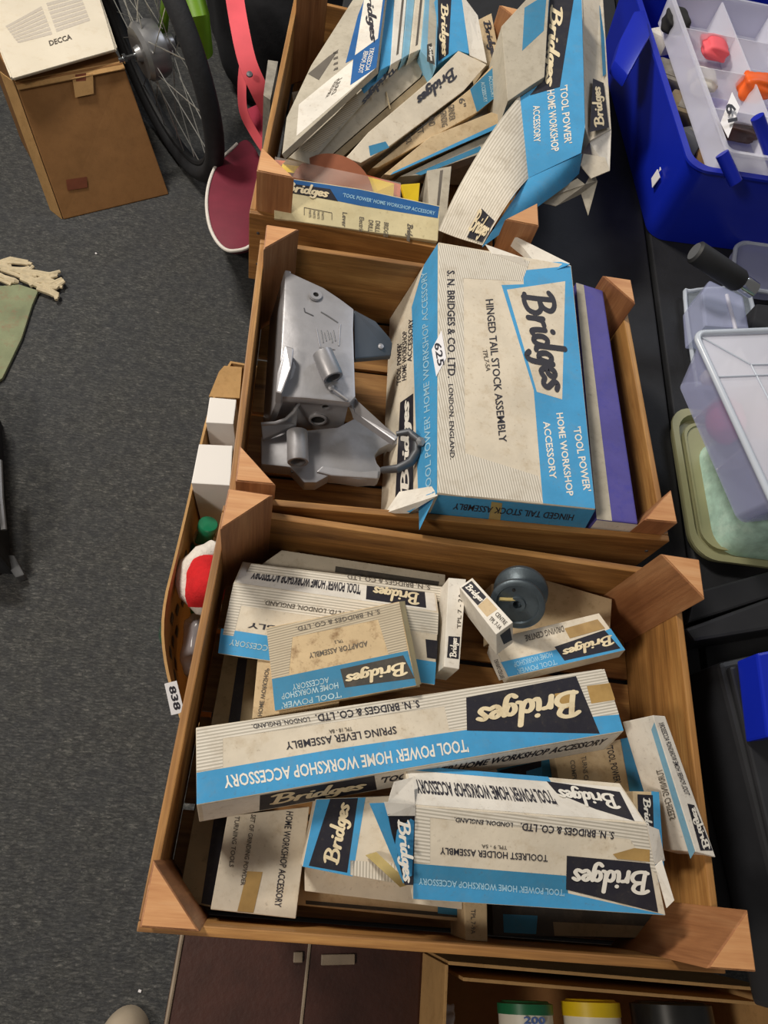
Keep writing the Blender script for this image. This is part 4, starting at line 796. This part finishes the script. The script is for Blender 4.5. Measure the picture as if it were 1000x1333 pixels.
t = blob('plastic_bag', 'crumpled clear plastic bag at the near end of the open lot carton', 'bag', W(258, 838, .33), (.022, .055, .05), 'poly_bag', .1, 9, .25)
MB().prism([W(247, 868, .40), W(254, 868, .40), W(256, 900, .36), W(248, 902, .36)], (.004, 0, -.06)).build('paper_slip', 'white_card'); tag(bpy.data.objects['paper_slip'], 'pale paper slip beside the clear bag in the lot carton', 'paper')
# ================================================================== bottom edge: suitcase, box of cans
zs = .40; t = thing('suitcase', 'dark brown leather suitcase standing below the front crate', 'suitcase', W(410, 1290, 0))
sx0, sx1 = W(232, 1225, zs).x, W(552, 1260, zs).x; sy0 = -.42; sy1 = W(400, 1225, zs).y + .03
MB().box(((sx0 + sx1) / 2, (sy0 + sy1) / 2, zs / 2 + .001), (sx1 - sx0, sy1 - sy0, zs)).build('body', 'suitcase', t, bevel=.006)
MB().tube([(sx0 + .004, sy0, zs + .0015), (sx0 + .004, sy1, zs + .0015)], .003, 8).build('edge_trim', 'suitcase_edge', t)
q = W(397, 1285, zs); MB().box((q.x, (sy0 + sy1) / 2, zs + .0015), (.004, sy1 - sy0, .004)).build('seam', 'suitcase_edge', t, bevel=.001)
for px in ((388, 1246), (440, 1249)): MB().box(W(*px, zs + .003), (.012 if px[0] < 400 else .045, .012, .006), Matrix.Rotation(.08, 3, 'Z')).build('clasp', 'suitcase_edge', t, bevel=.001)
zc = .52; t = thing('can_box', 'open cardboard box of paint tins at the bottom right below the front crate', 'box', W(800, 1330, 0))
A = [W(584, 1256, zc), W(1010, 1292, zc)]; dx = (A[1] - A[0]); bk = V((dx.y, -dx.x, 0)).normalized() * .26
def slabwall(p, q, name, z0=.3, th=.004, mat='cardboard_pale', zt=zc):
    e = (q - p).normalized(); nn = V((-e.y, e.x, 0)) * th
    MB().prism([V((p.x, p.y, z0)), V((q.x, q.y, z0)), V((q.x, q.y, z0)) + nn, V((p.x, p.y, z0)) + nn], (0, 0, zt - z0)).build(name, mat, t, bevel=.0008)
slabwall(A[0], A[1], 'end_wall'); slabwall(A[0] + V((.02, -.016, 0)), A[1] + V((-.02, -.016, 0)), 'inner_flap', zt=zc - .004); slabwall(A[0] + bk, A[0], 'side_wall'); slabwall(A[1], A[1] + bk, 'side_wall'); slabwall(A[1] + bk, A[0] + bk, 'end_wall')
MB().prism([V((p.x, p.y, .30)) for p in (A[0], A[1], A[1] + bk, A[0] + bk)], (0, 0, -.004)).build('base', 'cardboard', t)
MB().box(((A[0].x + A[1].x) / 2 + .02, A[0].y - .15, .148), (.36, .2, .296)).build('storage_crate', 'black_case', bevel=.004); tag(bpy.data.objects['storage_crate'], 'black crate under the box of paint tins', 'crate')
def can(name, label, px, z, rr, ln, body, cap, capl, txt=None):
    c = W(px[0], px[1], z); d = V((.03, -1, .12)).normalized()
    t = thing(name, label, 'tin', c, 0, 'tins in the cardboard box')
    MB().lathe([(0, capl), (rr, capl), (rr, ln - .004), (rr * .95, ln), (0, ln)], 36, c, d).build('can_body', body, t, smooth=True, fix=True)
    MB().lathe([(0, -.002), (rr * .85, -.002), (rr * .9, 0), (rr * 1.03, .001), (rr * 1.03, capl), (0, capl)], 36, c, d).build('cap', cap, t, smooth=True, fix=True)
    if txt:
        q = c + V((0, 0, rr + .0008)); f = Faces(t); f.pl['t'] = (q + d * (capl + .01), (V((0, 0, 1)) - d * V((0, 0, 1)).dot(d)).normalized()); f.text('t', 'can_blue_ink', txt[0], txt[1], txt[2], (0, -10), .03)
can('paint_can', 'white paint can with green cap marked 200 in the cardboard box', (683, 1305), .47, .034, .17, 'can_white', 'can_green', .012, ('200', (682, 1333), (710, 1334)))
can('paint_can', 'white paint can with yellow cap in the cardboard box', (768, 1303), .47, .036, .17, 'can_white', 'yellow', .016)
can('paint_tin', 'dark metal tin with red label in the cardboard box', (872, 1306), .47, .05, .16, 'can_red', 'tin_dark', .03)
t = blob('crumpled_film', 'crumpled clear wrapping beside the can box at the bottom edge', 'wrapping', W(577, 1328, .43), (.014, .02, .02), 'poly_bag', 0, 5, .3)
# ================================================================== right hand table: tote, tubs, cases
zb = .7205; zr = .868
b0 = W(838, 316, zb); rl = W(884, 224, zr)
TR = math.radians(6); tm = Matrix.Rotation(TR, 3, 'Z'); tcen = V((b0.x, b0.y, 0)) + tm @ V((.22, .28, 0))
t = thing('plastic_tote', 'bright blue open plastic tote at the top right', 'tote', (tcen.x, tcen.y, zb), TR)
def rr(x0, y0, x1, y1, r, z, n=6):
    P = []
    for cx, cy, a0 in ((x1 - r, y0 + r, -90), (x1 - r, y1 - r, 0), (x0 + r, y1 - r, 90), (x0 + r, y0 + r, 180)):
        for k in range(n + 1): a = math.radians(a0 + 90 * k / n); P.append(V((cx + r * math.cos(a), cy + r * math.sin(a), z)))
    return P
def tub(x0, y0, x1, y1, z0, z1, fl, r, th, name, mat, par, rim=0, rz=0, world=True):
    """hollow tapered container with rounded corners"""
    R = []
    prof = [(0, z0), (fl, z1)] + ([(fl + rim, z1), (fl + rim, z1 - .006), (fl + rim - .002, z1 - .006)] if False else [])
    ring = lambda o, z: rr(x0 - o, y0 - o, x1 + o, y1 + o, r, z)
    rings = [ring(0, z0), ring(fl, z1)]
    if rim: rings += [ring(fl + rim, z1), ring(fl + rim, z1 + .004), ring(fl - th, z1 + .004)]
    else: rings += [ring(fl - th, z1)]
    rings += [ring(-th, z0 + th)]
    n = len(rings[0]); P = [p for q in rings for p in q]; F = []
    for i in range(len(rings) - 1):
        for k in range(n): F.append([i * n + k, i * n + (k + 1) % n, (i + 1) * n + (k + 1) % n, (i + 1) * n + k])
    F.append(list(range(n - 1, -1, -1))); F.append([(len(rings) - 1) * n + k for k in range(n)])
    if rz:
        c = V(((x0 + x1) / 2, (y0 + y1) / 2, 0)); m = Matrix.Rotation(rz, 3, 'Z'); P = [m @ (p - V((c.x, c.y, p.z))) + V((c.x, c.y, p.z)) for p in P]
    return MB().add(P, F).build(name, mat, par, world=world, smooth=True, fix=True)
tub(-.208, -.268, .208, .268, .0003, zr - zb, .014, .03, .005, 'tub_shell', 'tote_blue', t, rim=.006, world=False)
h0 = W(822, 60, .90)
MB().prism([W(826, 14, .89), W(840, 12, .89), W(847, 45, .89), W(818, 98, .88), W(800, 78, .88), W(808, 50, .88)], (0, 0, -.022)).build('handle_latch', 'tote_blue', t, bevel=.004, smooth=True)
MB().tube([W(940, 200, .90), W(958, 238, .875)], .0095, 12).build('handle_prong', 'tote_blue', t, smooth=True); MB().tube([W(986, 152, .93), W(1000, 190, .90), W(1010, 220, .88)], .0095, 12).build('handle_prong', 'tote_blue', t, smooth=True)
# label remnant on tote's left side
MB().prism([V((-.2195, -.195, .078)), V((-.2195, -.215, .078)), V((-.2185, -.21, .054)), V((-.2185, -.192, .058))], (-.0012, 0, 0)).build('label_remnant', 'sticker', t, world=False)
MB().prism([V((-.2205, -.2, .086)), V((-.2205, -.207, .086)), V((-.22, -.204, .08))], (-.0012, 0, 0)).build('label_remnant', 'sticker', t, world=False)
def tray(label, c0, w, d, z0, z1, nx, ny, rz, mat='frost', name='compartment_tray'):
    m = Matrix.Rotation(rz, 3, 'Z'); cc = V((c0[0], c0[1], 0)) + m @ V((w / 2, d / 2, 0))
    t = thing(name, label, 'tray', (cc.x, cc.y, z0), rz); h = z1 - z0
    tub(-w / 2, -d / 2, w / 2, d / 2, 0, h, .004, .012, .0018, 'tray_shell', mat, t, rim=.004, world=False)
    for i in range(1, nx): MB().box((-w / 2 + w * i / nx, 0, h / 2), (.003, d - .004, h - .004)).build('divider', mat, t, world=False)
    for i in range(1, ny): MB().box((0, -d / 2 + d * i / ny, h / 2), (w - .004, .002, h - .006)).build('divider', mat, t, world=False)
    return t
tc_ = W(930, 190, .90)
tray('clear divided tray stacked in the blue tote, lot tag on its corner', (tc_.x + .024, tc_.y - .004), .30, .42, .85, .90, 3, 4, TR)
# things inside the tote
rnd = random.Random(4)
for i, (px, py, mt, lb) in enumerate(((862, 108, 'clutter_grey', 'grey packet'), (880, 150, 'shade_board', 'brown packet'), (893, 190, 'grey_rubber', 'dark grey packet'), (915, 212, 'cardboard_pale', 'pale card packet'), (960, 232, 'ink', 'black packet with a white label'), (850, 60, 'white_paper', 'whitish packet'))):
    p = W(px, py, .80) + V((.012, 0, .012)); t = thing('sundry_pack', lb + ' down the side of the blue tote under the tray', 'packet', (p.x, p.y, .782), 0, 'sundries in the blue tote')
    mm = Euler((rnd.uniform(-.2, .2), rnd.uniform(-.2, .2), rnd.random() * 3)).to_matrix()
    MB().box(p, (.05, .07, .03), mm).build('pack_body', mt, t, bevel=.006, smooth=True); MB().box(p + mm @ V((0, 0, .0155)), (.034, .03, .0012), mm).build('pack_label', 'white_paper' if i > 3 else 'clutter_grey', t)
def lump(name, label, cat, c, d, mat, seed=1, amp=.15): return blob(name, label, cat, c, d, mat, 0, seed, amp)
p = W(985, 112, .885); lump('orange_reel', 'bright orange reel of line in the clear tray', 'reel', p, (.03, .025, .018), 'orange', 2)
p = W(930, 62, .88); lump('pink_float', 'pale pink bundle in the clear tray above the lot tag', 'bundle', p, (.025, .03, .012), 'coral', 6)
p = W(880, 28, .875); lump('dark_bundle', 'dark brown bundle in the back cell of the clear tray', 'bundle', p, (.022, .03, .015), 'hole_dark', 8)
p = W(915, 105, .87); lump('pale_bundle', 'cream bundle in the left cells of the clear tray', 'bundle', p, (.025, .03, .012), 'white_paper', 11)
p = W(960, 172, .868); lump('brown_bundle', 'brown bundle in the nearest cell of the clear tray', 'bundle', p, (.035, .014, .012), 'suitcase', 12)
t = thing('lot_tag', 'curled white lot tag beginning 61 on the clear tray corner', 'tag', W(945, 160, .905))
MB().grid(lambda a, b: W(953 + 10 * a - 15 * b, 120 + 20 * a + 40 * b, .925 + .004 * a), 3, 3, .0005).build('tag_card', 'sticker', t, smooth=True, fix=True)
ft = Faces(t); ft.pl['t'] = (W(950, 152, .934), V((0, 0, 1))); ft.text('t', 'ink', '61', (944, 136), (948, 160), (13, -3), .03)
# --- clear lids, torch, tubs
t = thing('clear_tray', 'clear rounded tray lying near the black torch', 'tray', W(915, 440, zb))
def rim_loop(px, z, r, par, mat='clear_edge', name='rim'):
    P = [W(x, y, z) for x, y in px]; n = len(P); S = []
    for i in range(n):
        p0, p1, p2, p3 = P[(i - 1) % n], P[i], P[(i + 1) % n], P[(i + 2) % n]
        for k in range(4):
            u = k / 4; S.append(.5 * ((2 * p1) + (p2 - p0) * u + (2 * p0 - 5 * p1 + 4 * p2 - p3) * u * u + (3 * p1 - p0 - 3 * p2 + p3) * u ** 3))
    MB().tube(S, r, 8, True).build(name, mat, par, smooth=True); return S
S = rim_loop([(892, 388), (900, 379), (935, 376), (975, 380), (985, 480), (978, 492), (915, 500), (906, 490)], zb + .012, .0035, t); MB().prism(S, (0, 0, -.004)).build('panel', 'clear_plastic', t)
t = thing('clear_tray', 'clear tray edge right of the black torch under the tote', 'tray', W(990, 345, zb))
S = rim_loop([(957, 330), (966, 317), (990, 318), (1040, 330), (1040, 378), (965, 372)], zb + .02, .004, t); MB().prism(S, (0, 0, -.018)).build('panel', 'frost_blue', t)
t = thing('clear_dish', 'pale blue clear dish under the black torch', 'dish', W(945, 390, zb))
P = [W(x, y, .785) for x, y in ((914, 380), (924, 364), (968, 385), (976, 428), (918, 424))]
MB().prism(P, (0, 0, -.055)).build('dish_shell', 'frost_blue', t, bevel=.004); MB().tube([W(946, 384, .786), W(958, 430, .786)], .003, 6).build('dish_rib', 'frost', t)
a = W(904, 327, .85); b = W(972, 372, .825); d = (b - a).normalized()
t = thing('torch', 'black cylindrical torch lying on the clear dishes', 'torch', (b.x, b.y, .79))
MB().lathe([(0, 0), (.013, 0), (.0165, .003), (.0165, .085), (.014, .09), (0, .09)], 36, a, d).build('barrel', 'black_rubber', t, smooth=True, fix=True); MB().lathe([(0, -.0004), (.0125, -.0004), (.0125, .0), (0, .0)], 30, a, d).build('end_cap', 'grey_rubber', t); MB().lathe([(0, .09), (.011, .09), (.0125, .095), (.0125, .115), (0, .115)], 28, a, d).build('collar', 'chrome', t, smooth=True, fix=True)
MB().prism([W(985, 395, .77), W(1030, 400, .77), W(1030, 428, .77), W(978, 428, .77)], (0, 0, -.045)).build('dark_pack', 'black_soft', bevel=.003); tag(bpy.data.objects['dark_pack'], 'dark packet behind the clear organiser beside the torch', 'packet')
# olive lid and mint tub
t = thing('tub_lid', 'olive plastic tub lid with raised rim beside the middle crate', 'lid', (.61, .515, zb), math.radians(1.5))
tub(-.087, -.115, .087, .115, .0004, .014, .003, .036, .006, 'panel', 'olive_plastic', t, rim=.003, world=False); tub(-.072, -.1, .072, .1, .0066, .0125, .001, .028, .0035, 'inner_lip', 'olive_plastic', t, world=False)
t = thing('mint_tub', 'mint green plastic tub standing on the olive lid', 'tub', (.632, .498, zb + .007), math.radians(1.5))
tub(-.076, -.088, .076, .088, .0004, .094, -.012, .034, .003, 'tub_shell', 'mint', t, rim=0, world=False); MB().prism(rr(-.062, -.074, .062, .074, .03, .088), (0, 0, .004)).build('tub_base', 'mint', t, world=False, bevel=.001)
MB().tube([p for p in rr(-.05, -.062, .05, .062, .024, .092)], .0025, 8, True).build('base_ring', 'mint', t, world=False, smooth=True)
# organiser
OR = math.radians(15.5); fl_ = V((.512, .378, 0)); oc = fl_ + Matrix.Rotation(OR, 3, 'Z') @ V((.09, .122, 0)); zl = .905
t = thing('lidded_organiser', 'frosted lidded organiser box with pink contents stacked on the mint tub', 'organiser', (oc.x, oc.y, .812), OR)  # base of the box rests on the tub
tub(-.070, -.103, .070, .103, .014, .088, .014, .012, .0016, 'box_shell', 'frost_blue', t, world=False)
MB().prism(rr(-.09, -.122, .09, .122, .014, .0895), (0, 0, .0022)).build('lid_panel', 'frost', t, world=False, bevel=.0006)
MB().tube(rr(-.0885, -.1205, .0885, .1205, .013, .0925), .0042, 10, True).build('lid_rim', 'clear_edge', t, world=False, smooth=True)
for p, q in (((-.085, .118, .0925), (-.03, .07, .0925)), ((-.03, .07, .0925), (.085, .066, .0925)), ((-.03, .07, .0925), (-.028, -.03, .0925)), ((-.085, .055, .0925), (.085, .052, .0925))): MB().tube([p, q], .0011, 6).build('lid_rib', 'clear_edge', t, world=False)
for y in (.045, -.03): MB().box((0, y, .051), (.142, .0014, .068)).build('divider', 'frost', t, world=False)
for x in (-.025, .03): MB().box((x, 0, .051), (.0014, .206, .068)).build('divider', 'frost', t, world=False)
p = W(945, 548, .852); lump('pink_box', 'pink trinket box in the frosted organiser, left cell', 'box', p, (.02, .027, .022), 'pink', 21, .05)
p = W(998, 560, .852); lump('red_box', 'red trinket in the frosted organiser at the picture edge', 'box', p, (.018, .03, .022), 'coral_dark', 22, .08)
p = W(985, 525, .856); lump('foil_pack', 'silvery foil packet in the frosted organiser', 'packet', p, (.022, .018, .014), 'chrome', 23, .3)
p = W(922, 492, .848); lump('cream_cap', 'small cream cap at the back corner of the frosted organiser', 'cap', p, (.009, .009, .009), 'white_card', 24, .05)
# black cases bottom right
t = thing('black_case', 'black plastic case at the right edge beside the front crate', 'case', W(960, 1000, zb))
cz = .80; P = [W(x, y, cz) for x, y in ((936, 862), (1090, 828), (1180, 1320), (1052, 1330))]
MB().prism(P, (0, 0, -(cz - zb - .0003))).build('case_body', 'black_case', t, bevel=.006)
P = [W(x, y, cz + .008) for x, y in ((950, 868), (1090, 838), (1170, 1310), (1056, 1315))]; MB().prism(P, (0, 0, -.0075)).build('case_lid', 'black_case', t, bevel=.003)
t = thing('black_box', 'low black box behind the black case at the right edge', 'case', W(970, 800, zb))
cz = .775; P = [W(x, y, cz) for x, y in ((893, 818), (1080, 750), (1086, 805), (905, 835))]
MB().prism(P, (0, 0, -(cz - zb - .0003))).build('box_body', 'black_case', t, bevel=.004)
P = [W(x, y, cz - .02) for x, y in ((905, 770), (1060, 728), (1080, 752), (895, 812))]; MB().prism(P, (0, 0, -.034)).build('box_shelf', 'black_case', t, bevel=.003)
MB().prism([W(986, 850, .845), W(1060, 836, .845), W(1080, 950, .845), W(1000, 960, .845)], (0, 0, -.036)).build('blue_packet', 'tote_blue', bevel=.003); tag(bpy.data.objects['blue_packet'], 'bright blue packet on the black case at the right edge', 'packet')
# ================================================================== left edge: rug, added shadow-casting case, shoes
t = thing('fringed_rug', 'olive green cloth with cream fringe on the carpet at the left edge', 'rug', W(10, 400, 0))
MB().prism([W(x, y, .012) for x, y in ((-80, 366), (0, 372), (25, 370), (50, 378), (42, 396), (28, 440), (3, 492), (-40, 520), (-100, 500))], (0, 0, -.009)).build('cloth', 'olive_cloth', t, bevel=.002)
fr = [[(0, 342), (18, 340), (40, 342)], [(10, 350), (30, 350), (40, 345)], [(0, 350), (25, 358), (45, 362)], [(8, 362), (18, 366), (22, 369)], [(28, 355), (45, 358), (62, 362), (74, 357)], [(40, 368), (58, 362), (72, 357)], [(30, 362), (50, 370), (70, 372), (84, 367)], [(54, 372), (68, 378), (78, 384)], [(60, 376), (70, 382), (76, 388)], [(-20, 348), (-5, 346), (10, 345)], [(-20, 356), (0, 360), (12, 366)], [(48, 364), (66, 368), (80, 372)]]
rf = random.Random(3)
for f_ in fr:
    for s_ in range(3):
        jx, jy = rf.uniform(-3, 3), rf.uniform(-3, 3)
        MB().tube([W(x + jx + rf.uniform(-3, 3), y + jy + rf.uniform(-2.5, 2.5), .012 + .005 * rf.random()) for i, (x, y) in enumerate(f_)], [.005 + .003 * rf.random() for _ in range(len(f_) - 1)] + [.0045], 7).build('tassel', 'fringe', t, smooth=True)
t = thing('shadow_caster_case', 'black stand-in case with silver strip, added to cast a shadow at the left edge', 'suitcase', W(-30, 600, 0))  # added body, stands in for an unseen thing that shades the carpet
q = [W(-22, 505, .14), W(-18, 600, .14), W(-12, 690, .14), W(-6, 716, .14)]
MB().prism([q[0], q[1], q[2], q[3], q[3] + V((-.25, -.02, 0)), q[0] + V((-.25, .02, 0))], (0, 0, -.139)).build('case_body', 'black_soft', t, bevel=.008)
MB().prism([q[0] + V((-.22, 0, .001)), q[1] + V((-.012, 0, .001)), q[2] + V((-.006, 0, .001)), q[3] + V((-.25, 0, .001))], (0, 0, .06)).build('case_top', 'black_soft', t, bevel=.01)
MB().tube([W(-1, 600, .12), W(1, 650, .12), W(5, 690, .11)], .006, 8).build('metal_strip', 'alloy', t, smooth=True)
MB().prism([W(0, 722, .03), W(18, 722, .03), W(32, 748, .03), (W(20, 752, .03))], (0, 0, -.029)).build('corner_foot', 'grey_rubber', t, bevel=.004)
t = thing('beige_shoe', 'beige shoe toe at the left edge beside the black stand-in case', 'shoe', W(-10, 735, 0))
MB().lathe([(0, 0), (.05, 0), (.052, .01), (.045, .03), (.02, .045), (0, .048)], 28, W(-22, 728, .002)).build('shoe_toe', 'beige_leather', t, smooth=True, fix=True)
t = thing('grey_shoe', 'rounded beige shoe toe at the bottom edge', 'shoe', W(155, 1370, 0))
def toe(a, b):
    an = math.pi * a; r_ = math.sin(b * math.pi / 2)
    c = W(158, 1378, 0); return V((c.x + .048 * math.cos(an) * r_ * 1.0, c.y + .075 * math.sin(an) * r_, .004 + .07 * math.cos(b * math.pi / 2)))
MB().grid(lambda a, b: toe(a, b), 20, 8).build('shoe_toe', 'beige_leather', t, smooth=True)
c = W(158, 1378, 0); MB().box((c.x, c.y - .09, .037), (.094, .18, .066)).build('shoe_heel', 'beige_leather', t, bevel=.02, smooth=True)
for px, lb in (((182, 1290), 'tiny white paper speck on the carpet near the suitcase corner'), ((125, 330), 'tiny white paper speck on the carpet below the record box')):
    o = MB().box(W(*px, .002), (.005, .004, .002), Matrix.Rotation(px[0], 3, 'Z')).build('paper_speck', 'sticker'); tag(o, lb, 'speck')
